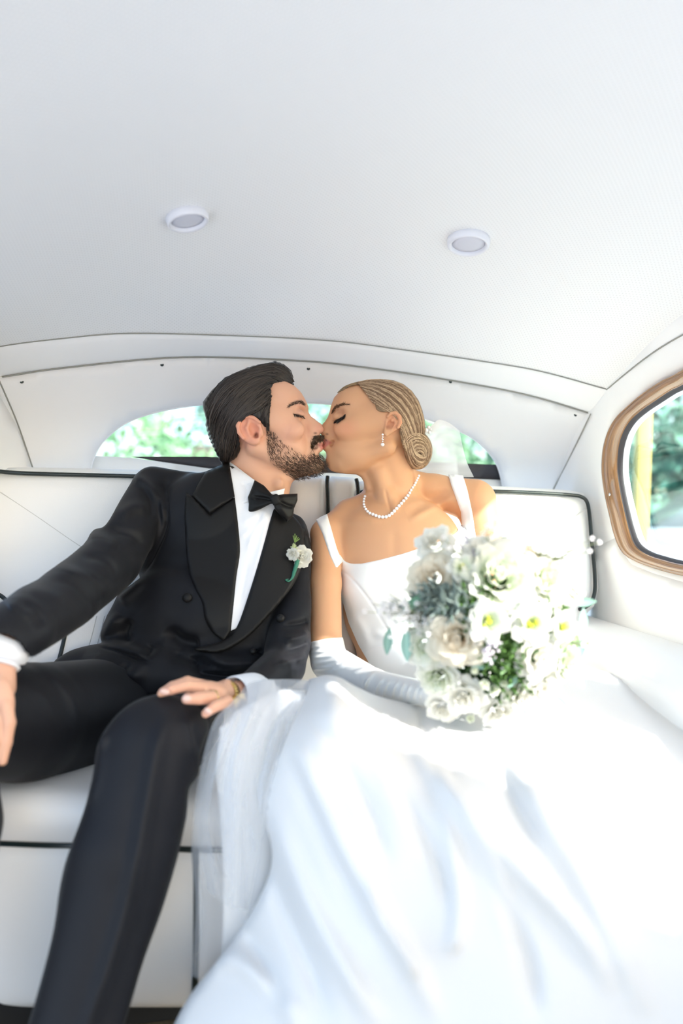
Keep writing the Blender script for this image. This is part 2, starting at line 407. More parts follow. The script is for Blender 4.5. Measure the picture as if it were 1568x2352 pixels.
def tulle(name, color, alpha, rough=0.6):
    m = bpy.data.materials.new(name); m.use_nodes = True; N = m.node_tree.nodes; L = m.node_tree.links; N.clear()
    o = N.new('ShaderNodeOutputMaterial'); t = N.new('ShaderNodeBsdfTransparent'); d = N.new('ShaderNodeBsdfDiffuse'); r = N.new('ShaderNodeBsdfTranslucent')
    d.inputs[0].default_value = r.inputs[0].default_value = (*color, 1)
    a = N.new('ShaderNodeMixShader'); a.inputs[0].default_value = 0.45; L.new(d.outputs[0], a.inputs[1]); L.new(r.outputs[0], a.inputs[2])
    # a net reads denser where it is seen edge-on
    lw = N.new('ShaderNodeLayerWeight'); lw.inputs[0].default_value = 0.5; mr = N.new('ShaderNodeMapRange'); mr.inputs['To Min'].default_value = alpha; mr.inputs['To Max'].default_value = min(1, alpha * 3.4)
    L.new(lw.outputs['Facing'], mr.inputs['Value'])
    x = N.new('ShaderNodeMixShader'); L.new(mr.outputs[0], x.inputs[0]); L.new(t.outputs[0], x.inputs[1]); L.new(a.outputs[0], x.inputs[2]); L.new(x.outputs[0], o.inputs[0])
    return m
M = dict(
    leather=mat('white_leather', (0.87, 0.87, 0.86), 0.42, spec=0.4, bump=('voronoi', 420, 0.12, 0.0006)),
    panel=mat('white_panel_leather', (0.87, 0.875, 0.875), 0.55, spec=0.3, bump=('voronoi', 500, 0.08, 0.0005)),
    piping=mat('black_green_piping', (0.006, 0.014, 0.014), 0.3, coat=0.4),
    seam=mat('seam_thread', (0.30, 0.30, 0.27), 0.8),
    black=mat('black_plinth', (0.01, 0.01, 0.011), 0.7),
    carpet=mat('brown_carpet', (0.26, 0.185, 0.11), 1.0, bump=('noise', 900, 0.8, 0.004), vary=(300, 0.4)),
    snap=mat('dark_snap', (0.004, 0.02, 0.02), 0.35, coat=0.5),
    white_plastic=mat('white_plastic', (0.78, 0.79, 0.84), 0.35),
    lens=mat('frosted_lens', (0.62, 0.63, 0.70), 0.5),
    rubber=mat('rubber_seal', (0.05, 0.045, 0.05), 0.6),
    wool=mat('black_wool', (0.0062, 0.0068, 0.0098), 0.6, spec=0.3, sheen=0.06, bump=('noise', 1400, 0.25, 0.0006)),
    wool2=mat('midnight_trouser_wool', (0.0062, 0.0068, 0.0098), 0.6, spec=0.3, sheen=0.06, bump=('noise', 1400, 0.25, 0.0006)),
    satin_black=mat('black_satin', (0.0055, 0.0052, 0.0052), 0.5, spec=0.28, sheen=0.015, bump=('noise', 1800, 0.2, 0.0004)),
    shirt=mat('white_shirt', (0.80, 0.815, 0.85), 0.75, spec=0.2, sheen=0.1),
    satin=mat('white_satin', (0.86, 0.87, 0.875), 0.42, spec=0.4, sheen=0.15),
    skirt=mat('white_skirt', (0.70, 0.695, 0.68), 0.6, spec=0.25, sheen=0.1),
    glove=mat('satin_glove', (0.78, 0.775, 0.75), 0.28, spec=0.55, sheen=0.1),
    gold=mat('gold', (0.62, 0.42, 0.14), 0.25, metal=1.0),
    silver=mat('silver', (0.85, 0.85, 0.87), 0.2, metal=1.0),
    stone=mat('diamond', (0.93, 0.94, 0.96), 0.08, spec=0.9, coat=1.0),
    pearl=mat('pearl', (0.88, 0.86, 0.83), 0.2, coat=0.6),
)
# ------------------------------------------------------------------ the car's cabin
def pane_mat():
    m = bpy.data.materials.new('window_glass'); m.use_nodes = True; N = m.node_tree.nodes; L = m.node_tree.links; N.clear()
    o = N.new('ShaderNodeOutputMaterial'); t = N.new('ShaderNodeBsdfTransparent'); t.inputs[0].default_value = (0.90, 0.965, 0.945, 1)
    g = N.new('ShaderNodeBsdfGlossy'); g.inputs['Roughness'].default_value = 0.02
    x = N.new('ShaderNodeMixShader'); x.inputs[0].default_value = 0.06; L.new(t.outputs[0], x.inputs[1]); L.new(g.outputs[0], x.inputs[2]); L.new(x.outputs[0], o.inputs[0]); return m
M['pane'] = pane_mat(); M['quilt'] = mat('pale_quilting_thread', (0.62, 0.62, 0.60), 0.8)
def headliner_mat():
    m = mat('perforated_white_leather', (0.85, 0.855, 0.855), 0.6, spec=0.25); N = m.node_tree.nodes; L = m.node_tree.links; b = N['Principled BSDF']
    u = N.new('ShaderNodeUVMap'); u.uv_map = 'UVMap'; v = N.new('ShaderNodeVectorMath'); v.operation = 'MULTIPLY'; v.inputs[1].default_value = (170, 170, 0)
    rt = N.new('ShaderNodeVectorRotate'); rt.rotation_type = 'Z_AXIS'; rt.inputs['Angle'].default_value = math.radians(45)
    f = N.new('ShaderNodeVectorMath'); f.operation = 'FRACTION'; s_ = N.new('ShaderNodeVectorMath'); s_.operation = 'SUBTRACT'; s_.inputs[1].default_value = (0.5, 0.5, 0)
    l = N.new('ShaderNodeVectorMath'); l.operation = 'LENGTH'; r = N.new('ShaderNodeMapRange'); r.inputs['From Min'].default_value = 0.13; r.inputs['From Max'].default_value = 0.24
    c = N.new('ShaderNodeMix'); c.data_type = 'RGBA'; c.inputs[6].default_value = (0.74, 0.745, 0.745, 1); c.inputs[7].default_value = (0.85, 0.855, 0.855, 1)
    L.new(u.outputs[0], v.inputs[0]); L.new(v.outputs[0], rt.inputs['Vector']); L.new(rt.outputs[0], f.inputs[0]); L.new(f.outputs[0], s_.inputs[0]); L.new(s_.outputs[0], l.inputs[0])
    L.new(l.outputs['Value'], r.inputs['Value']); L.new(r.outputs[0], c.inputs[0]); L.new(c.outputs[2], b.inputs['Base Color']); return m
M['headliner'] = headliner_mat()
def wood_mat():
    m = mat('varnished_wood', (0.42, 0.24, 0.10), 0.25, coat=0.8); N = m.node_tree.nodes; L = m.node_tree.links; b = N['Principled BSDF']
    tc = N.new('ShaderNodeUVMap'); mp = N.new('ShaderNodeMapping'); mp.inputs['Scale'].default_value = (6, 90, 1); n = N.new('ShaderNodeTexNoise'); n.inputs['Scale'].default_value = 1.0; n.inputs['Detail'].default_value = 8
    r = N.new('ShaderNodeValToRGB'); e = r.color_ramp.elements; e[0].position = 0.3; e[0].color = (0.16, 0.07, 0.026, 1); e[1].position = 0.7; e[1].color = (0.42, 0.22, 0.09, 1)
    L.new(tc.outputs[0], mp.inputs[0]); L.new(mp.outputs[0], n.inputs['Vector']); L.new(n.outputs['Fac'], r.inputs[0]); L.new(r.outputs[0], b.inputs['Base Color']); return m
M['wood'] = wood_mat()

def interp_curve(pts, n=14):
    q = spl(pts, n); return lambda x: np.interp(x, q[:, 0], q[:, 1])
HT = [(-90, 822), (0, 796), (150, 777), (300, 766), (560, 772), (760, 783), (900, 800), (1100, 829), (1240, 853), (1395, 895), (1440, 912)]   # headliner meets header
HB = [(-70, 892), (5, 866), (150, 845), (420, 821), (700, 830), (850, 846), (1000, 868), (1200, 905), (1355, 950), (1420, 974)]              # header meets rear panel
yT, yB = interp_curve(HT), interp_curve(HB)
def bT(px): return 1.62 - 0.09 * ((np.asarray(px, float) - 660) / 735) ** 2
def bH(px): return 1.68 - 0.06 * ((np.asarray(px, float) - 660) / 700) ** 2
AR, AL = 0.93, -0.296
def zofs(a): return 0
def ab(px, py, d):
    x = (np.asarray(px, float) - CX) / F * d; y = d; return x * cT + y * sT, -x * sT + y * cT, CZ - (np.asarray(py, float) - CY) / F * d

def a_left(b): return -0.295 - 0.055 * sstep(-np.asarray(b, float), -1.80, -1.55)
def a_right(z): return AR - 0.03 * sstep(z, 0.80, 1.0) - 0.05 * sstep(z, 0.98, 1.15)
# ceiling: from the header's edge forward, doming up
tq = np.linspace(-88, 1398, 90); ed = dB(tq, bT(tq)); Ea, Eb, Ez = ab(tq, yT(tq), ed)
def ztop(a): return 1.245 - 0.145 * np.abs((a - 0.32) / 0.6) ** 3
def zceil(a, b):
    zt = np.interp(a, Ea, Ez); bt = np.interp(a, Ea, Eb); return zt + (ztop(a) - zt) * (1 - np.exp(-np.maximum(bt - b, 0) / (0.22 + 0.16 * np.abs((a - 0.32) / 0.6) ** 3)))
sB = np.r_[np.linspace(0, 1, 56) ** 1.8]
rows = []
uvs = []
for s in sB:
    b = Eb + (-0.95 - Eb) * s; z = zceil(Ea, b); rows.append(car(Ea, b, z)); uvs.append(np.stack([Ea, b], -1))
V0, Q0 = grid(np.array(rows)); uv0 = np.array(uvs).reshape(-1, 2); n0 = len(V0)
ce = mk('ceiling', np.vstack([V0, V0 + [0, 0, 0.02]]), np.vstack([Q0, Q0[:, ::-1] + n0]), M['headliner'], uv=np.vstack([uv0, uv0])); tag(ce, 'white perforated leather headliner of the car roof', kind='structure')
# rear header band, padded
def hdr(u, v, side, e):          # u = px, v = 0 at the top edge .. 1 at the bottom edge
    py = yT(u) + (yB(u) - yT(u)) * v; b = bT(u) + (bH(u) - bT(u)) * v; d = dB(u, b)
    return P(u, py, d - 0.010 * e * np.sin(np.pi * np.clip(v, 0, 1)) ** 0.5 if side == 0 else d + 0.02)
uu, vv = np.meshgrid(np.linspace(-70, 1396, 100), np.linspace(0, 1, 9), indexing='ij'); uv_ = np.minimum(uu, 1395 - 42 * vv)
G = hdr(uv_, vv, 0, 1.0); Gb = hdr(uv_, vv, 1, 1.0)
Va, Qa = grid(G); Vb, Qb = grid(Gb)
hd = mk('trim_1', np.vstack([Va, Vb]), np.vstack([Qa[:, ::-1], Qb + len(Va)]), M['panel']); tag(hd, 'padded white leather header band between roof and rear panel', kind='structure')
# rear panel with the arched window
def d_back(px, py):
    t = np.clip((py - yB(px)) / (1118 - yB(px)), -0.3, 1.6); return dB(px, bH(px) + (1.83 - bH(px)) * t)
PB = [(-60, 889), (5, 866)] + [(x, float(yB(x))) for x in range(60, 1341, 40)] + [(1355, 950), (1312, 1040), (1268, 1130), (1235, 1200), (110, 1200), (76, 1075), (40, 970)]
PB = [(-30, 860), (5, 866)] + PB[2:-8] + [(1355, 950), (1378, 958), (1335, 1048), (1292, 1136), (1255, 1200), (80, 1200), (46, 1080), (8, 970)]
assert len(PB) > 20
win_top = spl([(203, 1125), (206, 1078), (218, 1040), (240, 1008), (280, 975), (330, 953), (400, 936), (480, 926), (600, 920), (720, 924), (850, 935), (950, 953), (1050, 986), (1105, 1020), (1140, 1062), (1155, 1110), (1158, 1140)], 5)
wall = drape('wall_back', PB, d_back, 0.004, 26, M['panel'], holes=[win_top], back=0.025); tag(wall, 'white leather rear panel with an arched window opening', kind='structure')
def seam(name, pts, dfun, r, m, parent, off=0.0, n=6, k=6):
    q = spl(pts, n) if len(pts) > 2 else dens(pts, 20, False)
    return mk(name, *tube(P(q[:, 0], q[:, 1], dfun(q[:, 0], q[:, 1]) - off), r, k), m, parent)
for px, py in [(50, 877), (372, 838), (708, 847), (1034, 877), (1321, 953)]:
    d = float(d_back(np.array([px]), np.array([py]))[0]) - 0.004; V, Fs = lathe([(0.0037, 0), (0.0035, 0.0012), (0.0022, 0.0018), (0.0012, 0.0010)], 14)
    c = P(px, py, d); R = Matrix.Rotation(TH, 3, 'Z') @ Matrix.Rotation(math.radians(75), 3, 'X')
    V = np.array([list(R @ Vector(v)) for v in V]) + c; mk('snap_button', V, Fs, M['snap'], wall)
cornL = lambda x, y: np.minimum(d_back(x, y), dA(x, -0.325 + 0.03 * np.clip((y - 866) / 205, 0, 1)))
seam('panel_seam', [(-4, 869), (40, 972), (77, 1080)], lambda x, y: d_back(x, y), 0.0016, M['seam'], wall, 0.004)
seam('panel_seam', [(1356, 951), (1312, 1042), (1265, 1135)], lambda x, y: np.minimum(d_back(x, y), dA(x, a_right(CZ - (y - CY) / F * 1.85))), 0.0016, M['seam'], wall, 0.002)
seam('panel_seam', HB[1:-1], lambda x, y: dB(x, bH(x)), 0.0016, M['seam'], wall, 0.004)
seam('header_seam', [p for p in HT[:-1]], lambda x, y: dB(x, bT(x)), 0.0012, M['seam'], hd, 0.002)
# the rear window: white sill, dark rubber wedge, pane
win = thing('window_1', None, None, PV(680, 1125, 1.93)); tag(win, 'arched rear window behind the kissing couple', kind='structure')
dwin = lambda px, py: d_back(px, py) + 0.045
drape('pane', dens(win_top, 30), lambda x, y: d_back(x, y) + 0.035, 0.003, 60, M['pane'], win, back=0.003)
drape('sill', [(196, 1046), (300, 1051), (480, 1076), (800, 1088), (1165, 1103), (1165, 1190), (190, 1190)], lambda x, y: d_back(x, y) + 0.020, 0.006, 40, M['panel'], win, pad=10, back=0.01)
drape('rubber_wedge', [(300, 1049), (470, 1049), (700, 1058), (1000, 1062), (1158, 1068), (1165, 1108), (800, 1092), (480, 1080)], lambda x, y: d_back(x, y) + 0.030, 0.003, 30, M['rubber'], win, back=0.003)
ro = [(win_top[i][0], win_top[i][1]) for i in range(len(win_top))]
mk('edge_binding', *tube(P(win_top[:, 0], win_top[:, 1], d_back(win_top[:, 0], win_top[:, 1]) + 0.004), 0.004, 8), M['panel'], win)

# side walls in (b, z); the right one carries the wood-framed window
def bz_right(px, py):
    a = 0.92; 
    for _ in range(6):
        d = float(dA(px, a)); z = CZ - (py - CY) / F * d; a = float(a_right(z))
    return d * (cT - sT * (px - CX) / F), z
o_px = [(1568, 853), (1530, 872), (1490, 897), (1450, 930), (1418, 962), (1399, 998), (1389, 1040), (1387, 1085), (1393, 1130), (1405, 1185), (1418, 1235), (1436, 1270), (1465, 1290), (1515, 1308), (1568, 1322)]
i_px = [(1568, 884), (1540, 898), (1505, 921), (1473, 943), (1446, 968), (1428, 1000), (1419, 1040), (1418, 1085), (1424, 1128), (1434, 1175), (1446, 1222), (1459, 1253), (1484, 1272), (1522, 1285), (1568, 1296)]
o_bz = [bz_right(*p) for p in o_px] + [(1.18, 0.617), (1.0, 0.612), (0.88, 0.62), (0.80, 0.66), (0.775, 0.74), (0.775, 0.88), (0.80, 0.96), (0.88, 1.015), (1.0, 1.025), (1.15, 1.02)]
i_bz = [bz_right(*p) for p in i_px] + [(1.18, 0.638), (1.0, 0.633), (0.90, 0.64), (0.83, 0.675), (0.80, 0.745), (0.80, 0.87), (0.825, 0.94), (0.89, 0.99), (1.0, 1.0), (1.15, 0.995)]
O = spl(o_bz, 6, True); I = spl(i_bz, 6, True)
def seamtop(b): return np.interp(b, [float(q) for q in sorted(Eb[-1] + (-0.95 - Eb[-1]) * sB)], [float(zceil(np.array([Ea[-1]]), np.array([bb]))[0]) for bb in sorted(Eb[-1] + (-0.95 - Eb[-1]) * sB)])
def corner_b(z): return np.interp(z, [0.70, 0.78, 0.98, 1.0], [1.86, 1.835, 1.62, 1.53])
bs = np.linspace(Eb[-1], -0.75, 30)
wr_poly = [(1.92, -0.02), (1.92, 0.70), (1.90, 0.80), (1.74, 0.95), (1.62, 1.02)] + [(float(b), float(seamtop(b)) + 0.05) for b in bs[2:]] + [(-0.75, -0.02)]
door_w = [(0.68, 0.60), (0.68, 0.99), (0.63, 1.04), (0.31, 1.06), (0.26, 1.02), (0.28, 0.64), (0.32, 0.60)]
wr = plate('wall_right', wr_poly, 0.05, lambda b, z, side, e: car(a_right(z) + (0.0 if side == 0 else 0.022), b, z), M['panel'], holes=[0.5 * (O + I), np.array(door_w)], uvf=None)
tag(wr, 'white leather side wall on the right with a wood framed window', kind='structure')
w2 = thing('window_2', None, None, Vector(car(AR, 1.1, 0.6).tolist())); tag(w2, 'rounded side window with varnished wood frame', kind='structure')
def ring(name, A_, B_, secs, m, parent):
    rows = []
    for t, off in secs:
        q = A_ + (B_ - A_) * t; rows.append(car(a_right(q[:, 1]) - off, q[:, 0], q[:, 1]))
    G_ = np.array(rows); G_ = np.concatenate([G_, G_[:, :1]], 1); V, Q = grid(G_)
    n = G_.shape[1]; lens = np.linspace(0, 1, n); uv = np.stack([np.tile(lens, len(secs)) * 2.0, np.repeat([t for t, _ in secs], n) * 0.3], -1)
    return mk(name, V, Q, m, parent, uv=uv)
ring('wood_frame', O, I, [(0, -0.004), (0.0, 0.006), (0.10, 0.010), (0.22, 0.0105), (0.27, 0.008), (0.33, 0.0105), (0.6, 0.009), (0.9, 0.004), (1.0, 0.0), (1.0, -0.02)], M['wood'], w2)
Ic = I.mean(0); I2 = Ic + (I - Ic) * np.array([0.985, 0.972]); I3 = Ic + (I - Ic) * np.array([0.972, 0.955])
ring('rubber_seal', I, I2, [(0, 0.0005), (0.2, -0.003), (0.9, -0.005), (1.0, -0.010), (1.0, -0.014)], M['rubber'], w2)
ring('outer_frame', I2, I3, [(0, -0.010), (0.4, -0.012), (0.9, -0.015), (1.0, -0.017), (1.0, -0.021)], M['white_plastic'], w2)
plate('pane', I2, 0.08, lambda b, z, side, e: car(a_right(z) + (0.015 if side == 0 else 0.018), b, z), M['pane'], w2)
sc_c = bz_right(1410, 1136); V, Fs = lathe([(0.0035, 0), (0.003, 0.0015), (0.001, 0.002)], 12); mk('frame_screw', np.array([list(Matrix.Rotation(TH, 3, 'Z') @ Matrix.Rotation(math.radians(-90), 3, 'Y') @ Vector(v)) for v in V]) + car(a_right(sc_c[1]) - 0.010, *sc_c), Fs, M['silver'], w2)
# padded lower side panel, its seam, and the white leather ledge along the wall
lp = [bz_right(*p) for p in [(1356, 1266), (1390, 1246), (1419, 1232)]] + [(q[0] , q[1] - 0.004) for q in [bz_right(*p) for p in [(1428, 1262), (1450, 1292), (1500, 1312), (1568, 1332)]]] + [(0.9, 0.60), (0.72, 0.62), (0.72, 0.05), (1.70, 0.05)]
plate('lower_panel', lp, 0.03, lambda b, z, side, e: car(a_right(z) - (0.012 * e if side == 0 else -0.002), b, z), M['leather'], wr, pad=0.03)
pr = spl([(1395, 895), (1440, 857), (1500, 811), (1568, 770), (1640, 735)], 6); q_ = np.array([bz_right(*p) for p in pr]); mk('roof_seam', *tube(car(a_right(q_[:, 1]) - 0.002, q_[:, 0], q_[:, 1]), 0.0014, 6), M['seam'], wr)
# left wall, mostly out of frame, with the matching windows
lw = [(1.90, -0.02), (1.90, 0.79), (1.83, 0.84), (1.60, 1.02), (1.50, 1.06)] + [(float(b), float(seamtop(b)) + 0.06) for b in bs if 0.95 < b < 1.48] + [(0.95, 0.60), (1.20, 0.60), (1.20, -0.02)]
wl = plate('wall_left', lw, 0.05, lambda b, z, side, e: car(a_left(b) - (0 if side == 0 else 0.04), b, z), M['panel'], holes=[np.array([(1.46, 0.68), (1.47, 0.80), (1.44, 0.92), (1.36, 0.99), (1.05, 1.02), (1.0, 0.98), (1.0, 0.68), (1.05, 0.64), (1.40, 0.64)])])
tag(wl, 'white leather side wall on the left', kind='structure')
# floor, and what closes the cabin behind the seat
V, Fs = carbox(AL - 0.04, AR + 0.05, -0.86, 1.86, -0.03, 0.018, 0.002, 1); fl = mk('floor', V, Fs, M['carpet'], smooth=False); tag(fl, 'brown carpeted car floor', kind='structure')

# ceiling lights
def ceil_hit(px, py):
    lo, hi = 0.3, 1.75
    for _ in range(50):
        m = 0.5 * (lo + hi); a, b, z = ab(px, py, m)
        if z > float(zceil(np.array([a]), np.array([b]))[0]): hi = m
        else: lo = m
    return m
for px, py, lab in [(429, 496, 'round white ceiling light over the man, left of the two'), (1076, 551, 'round white ceiling light over the woman, right of the two')]:
    d = ceil_hit(px, py); c = P(px, py, d); a, b, z = ab(px, py, d)
    gz = [float((zceil(np.array([a + da]), np.array([b + db]))[0] - zceil(np.array([a - da]), np.array([b - db]))[0])) / 0.04 for da, db in ((0.02, 0), (0, 0.02))]
    nrm = Vector((gz[0] * cT - gz[1] * sT, gz[0] * sT + gz[1] * cT, -1)).normalized(); R = nrm.to_track_quat('Z', 'Y').to_matrix()
    t = thing('ceiling_light', lab, 'ceiling light', Vector(c.tolist()), 'round ceiling lights')
    rr = 49 * d / F
    for nm, prof, m_ in [('bezel', [(rr, -0.002), (rr, 0.006), (rr * 0.97, 0.011), (rr * 0.90, 0.013), (rr * 0.80, 0.011), (rr * 0.76, 0.006), (rr * 0.74, 0.0)], 'white_plastic'), ('diffuser', [(rr * 0.76, 0.0), (rr * 0.75, 0.0075), (rr * 0.5, 0.0085), (rr * 0.1, 0.009)], 'lens')]:
        V, Fs = lathe(prof, 40); mk(nm, np.array([list(R @ Vector(v)) for v in V]) + c, Fs, M[m_], t)

# ------------------------------------------------------------------ the rear bench
bench = thing('rear_bench_seat', 'white leather rear bench seat with dark piping under the couple', 'car seat', PV(780, 2300, 1.2))
def d_seat(px, py): return dB(px, 1.645 - 0.15 * np.clip((np.asarray(py, float) - 1090) / 440, -0.2, 1.2) ** 1.0)
lc = [(-160, 1081), (-60, 1076), (60, 1073), (200, 1076), (480, 1084), (662, 1090), (668, 1110), (662, 1680), (-160, 1680)]
rc = [(818, 1108), (835, 1104), (900, 1106), (1125, 1116), (1310, 1126), (1338, 1133), (1354, 1152), (1361, 1200), (1370, 1290), (1374, 1350), (1364, 1392), (1338, 1418), (1330, 1640), (818, 1680)]
drape('backrest', lc, lambda x, y: d_seat(x, y) + 0.035, 0.0, 18, M['leather'], bench, pad=70, padh=0.05, back=0.08)
drape('backrest', rc, lambda x, y: d_seat(x, y) + 0.035, 0.0, 18, M['leather'], bench, pad=60, padh=0.05, back=0.08)
drape('center_armrest', [(660, 1098), (674, 1091), (742, 1092), (750, 1100), (750, 1660), (660, 1660)], lambda x, y: d_seat(x, y) + 0.02, 0.0, 12, M['leather'], bench, pad=26, padh=0.04, back=0.08)
drape('center_armrest', [(754, 1104), (760, 1094), (812, 1097), (820, 1106), (820, 1660), (754, 1660)], lambda x, y: d_seat(x, y) + 0.02, 0.0, 12, M['leather'], bench, pad=20, padh=0.034, back=0.08)
drape('bolster', [(826, 1140), (832, 1126), (842, 1122), (905, 1126), (905, 1660), (826, 1660)], lambda x, y: d_seat(x, y) + 0.014, 0.0, 12, M['leather'], bench, pad=14, padh=0.03, back=0.05)
def clampcar(o, lo, hi):
    for v in o.data.vertices:
        x, y = v.co[0], v.co[1]; a = x * cT + y * sT; b = -x * sT + y * cT; a2 = min(max(a, lo), hi)
        if a2 != a: v.co[0], v.co[1] = a2 * cT - b * sT, a2 * sT + b * cT
for o in bench.children: clampcar(o, -0.335, 0.922)
def pipe(pts, off=0.012, r=0.0042, parent=bench, name='piping', df=d_seat): return seam(name, pts, df, r, M['piping'], parent, off, 6, 8)
pipe([(-14, 1083.5), (0, 1083), (20, 1085), (80, 1088), (200, 1091), (420, 1097), (650, 1105)], 0.004)
pipe([(752, 1094), (751, 1110), (752, 1140), (753, 1200), (755, 1300)], 0.022)
pipe([(818, 1100), (821, 1115), (823, 1150), (824, 1250)], 0.022)
pipe([(824, 1132), (840, 1128), (880, 1126), (1000, 1124), (1125, 1128), (1230, 1132), (1310, 1137), (1334, 1141), (1347, 1152), (1353, 1180), (1358, 1240), (1364, 1300), (1366, 1350), (1360, 1378), (1348, 1392), (1330, 1400)], 0.006)
seam('quilt_seam', [(1346, 1168), (1290, 1208), (1230, 1248), (1150, 1300)], d_seat, 0.0010, M['quilt'], bench, 0.0145)
seam('quilt_seam', [(-40, 1105), (0, 1130), (90, 1190), (180, 1252), (260, 1300)], d_seat, 0.0010, M['quilt'], bench, 0.0145)
pipe([(134, 1520), (142, 1490), (150, 1455), (156, 1420)], 0.016, 0.0036)
for x in (200, 218, 236): seam('pleat_seam', [(x, 1500), (x + 12, 1455), (x + 22, 1415)], d_seat, 0.0009, M['quilt'], bench, 0.0148)
pipe([(-60, 1340), (-10, 1362), (14, 1380), (20, 1410)], 0.016, 0.004)
# seat cushion: one section swept across the car
sec = [(2312, 1.105), (2312, 1.088), (2290, 1.080), (2200, 1.078), (2080, 1.074), (1985, 1.074), (1950, 1.079), (1938, 1.080), (1926, 1.075), (1890, 1.064), (1850, 1.068), (1815, 1.088), (1790, 1.125), (1762, 1.18), (1725, 1.25), (1680, 1.36), (1645, 1.47), (1627, 1.56), (1660, 1.60)]
sp = spl(sec, 4); xs = np.linspace(-330, 1700, 60); rows = []
for x in xs:
    dd = 0.00003 * (x - 400) * (x > 400); rows.append(P(np.full(len(sp), x) / 1.0, sp[:, 0] + 0.028 * x * np.clip((2300 - sp[:, 0]) / 300, 0, 1) * (x < 900) + 0.028 * 900 * np.clip((2300 - sp[:, 0]) / 300, 0, 1) * (x >= 900), sp[:, 1] + dd))
V, Q = grid(np.array(rows)); clampcar(mk('seat_cushion', V, Q, M['leather'], bench), -0.34, 0.918)
dcush = lambda x, y: 1.0795 + 0 * x
pipe([(-330, 1930), (-100, 1934), (0, 1937), (100, 1941), (220, 1943), (430, 1951), (470, 1952), (700, 1958)], 0.002, 0.0042, df=dcush)
pipe([(449, 1954), (450, 2050), (450, 2150), (448, 2240), (446, 2305)], 0.004, 0.0042, df=lambda x, y: 1.080 + 0 * x)
V, Fs = carbox(AL + 0.02, AR - 0.02, 1.155, 1.5, 0.018, 0.09, 0.003, 1); mk('plinth', V, Fs, M['black'], bench, smooth=False)
V, Fs = carbox(0.70, 0.925, 0.80, 1.72, 0.20, 0.497, 0.03, 4); Vr = V.copy(); Vr[:, 2] += 0.03 * (V[:, 1] - 1.3)
ledge = mk('side_armrest', Vr, Fs, M['leather'], bench)
# ------------------------------------------------------------------ the man
def blend(u, v, base, masks):
    """skin tone with soft patches: (outline or (x, y, r), colour, weight, softness px)"""
    c = np.tile(np.array(base, float), (len(u), 1))
    for shp, colr, wgt, soft in masks:
        d = np.hypot(u - shp[0], (v - shp[1]) * shp[3]) - shp[2] if len(shp) == 4 and not hasattr(shp[0], '__len__') else sdpoly(u, v, shp)
        k = (wgt * (1 - sstep(d, -soft, soft)))[:, None]; c = c * (1 - k) + np.array(colr) * k
    return c
M['skin'] = mat('skin', (0.6, 0.36, 0.24), 0.48, spec=0.35, sss=0.12, attr=True, bump=('noise', 900, 0.10, 0.0006))
M['hair'] = mat('hair', (0.1, 0.1, 0.1), 0.34, spec=0.42, attr=True)
M['nail'] = mat('fingernail', (0.74, 0.50, 0.42), 0.3, spec=0.5)
G0 = 1.52                                                        # depth of the man's mid-face
def g(w): return G0 - w * G0 / F                                 # w px towards the lens
gs = Sculpt([(455, 770, 835, 1215, 1.40, 1.64), (330, 720, 1090, 1330, 1.42, 1.60), (640, 720, 1200, 1560, 1.28, 1.58), (340, 700, 1540, 1670, 0.98, 1.36),
             (200, 400, 1100, 1400, 1.25, 1.58), (-70, 260, 1330, 1540, 0.98, 1.42), (-70, 50, 1470, 1780, 0.94, 1.10)], 2.0, 0.0020)
gprof = [(640, 862), (661, 878), (676, 886), (691, 901), (702, 919), (709, 936), (708, 947), (714, 956), (727, 966), (739, 975), (744, 984), (742, 992), (735, 997), (736, 1003), (741, 1009), (744, 1014), (742, 1020),
         (740, 1023), (743, 1028), (741, 1035), (734, 1041), (733, 1048), (738, 1055), (745, 1064), (744, 1075), (736, 1085), (720, 1091), (703, 1094), (684, 1099), (660, 1112), (600, 1150), (540, 1090), (512, 1040), (492, 985), (492, 930), (512, 888), (560, 860), (600, 852)]
gs.ell((578, 948, G0), (94, 92, 86), 8).ell((632, 915, G0), (64, 56, 72), 10).ell((630, 968, G0), (68, 62, 78), 12)
gs.ell((640, 1030, G0), (74, 62, 62), 14).ell((712, 1064, G0), (30, 27, 30), 12)
for sd in (1, -1):
    gs.cap((588, 1025, g(54 * sd)), (703, 1072, g(20 * sd)), 24, 20, 14).ell((668, 988, g(50 * sd)), (32, 24, 20), 14)
    gs.cap((686, 927, g(38 * sd)), (700, 932, g(18 * sd)), 8, 8, 10)
gs.slab(gprof, G0, 20, 12, 15)
gs.cap((703, 952, G0), (731, 982, G0), 9, 13, 8).ell((734, 984, G0), (11, 10, 12), 6)
for sd in (1, -1):
    gs.ell((715, 986, g(13 * sd)), (12, 10.5, 9), 5)
    gs.ell((693, 949, g(42 * sd)), (15, 9, 12), 9, op='sub')
    gs.ell((683, 951, g(36 * sd)), (16, 12.5, 13), 4, rot=12)
    gs.ell((723, 995, g(9 * sd)), (6.5, 3.6, 6), 2, rot=-18, op='sub')
gs.ell((734, 1016, G0), (11, 7, 18), 5).ell((735, 1030, G0), (9, 7, 15), 5).ell((722, 1024, g(18)), (8, 8, 8), 6, op='sub')
gs.ell((738, 1046, G0), (9, 6, 16), 6, op='sub')
gs.clip(gprof[:31] + [(670, 1125), (700, 1300), (760, 1500), (760, 1700), (-100, 1800), (-100, 830), (600, 800)], 3)
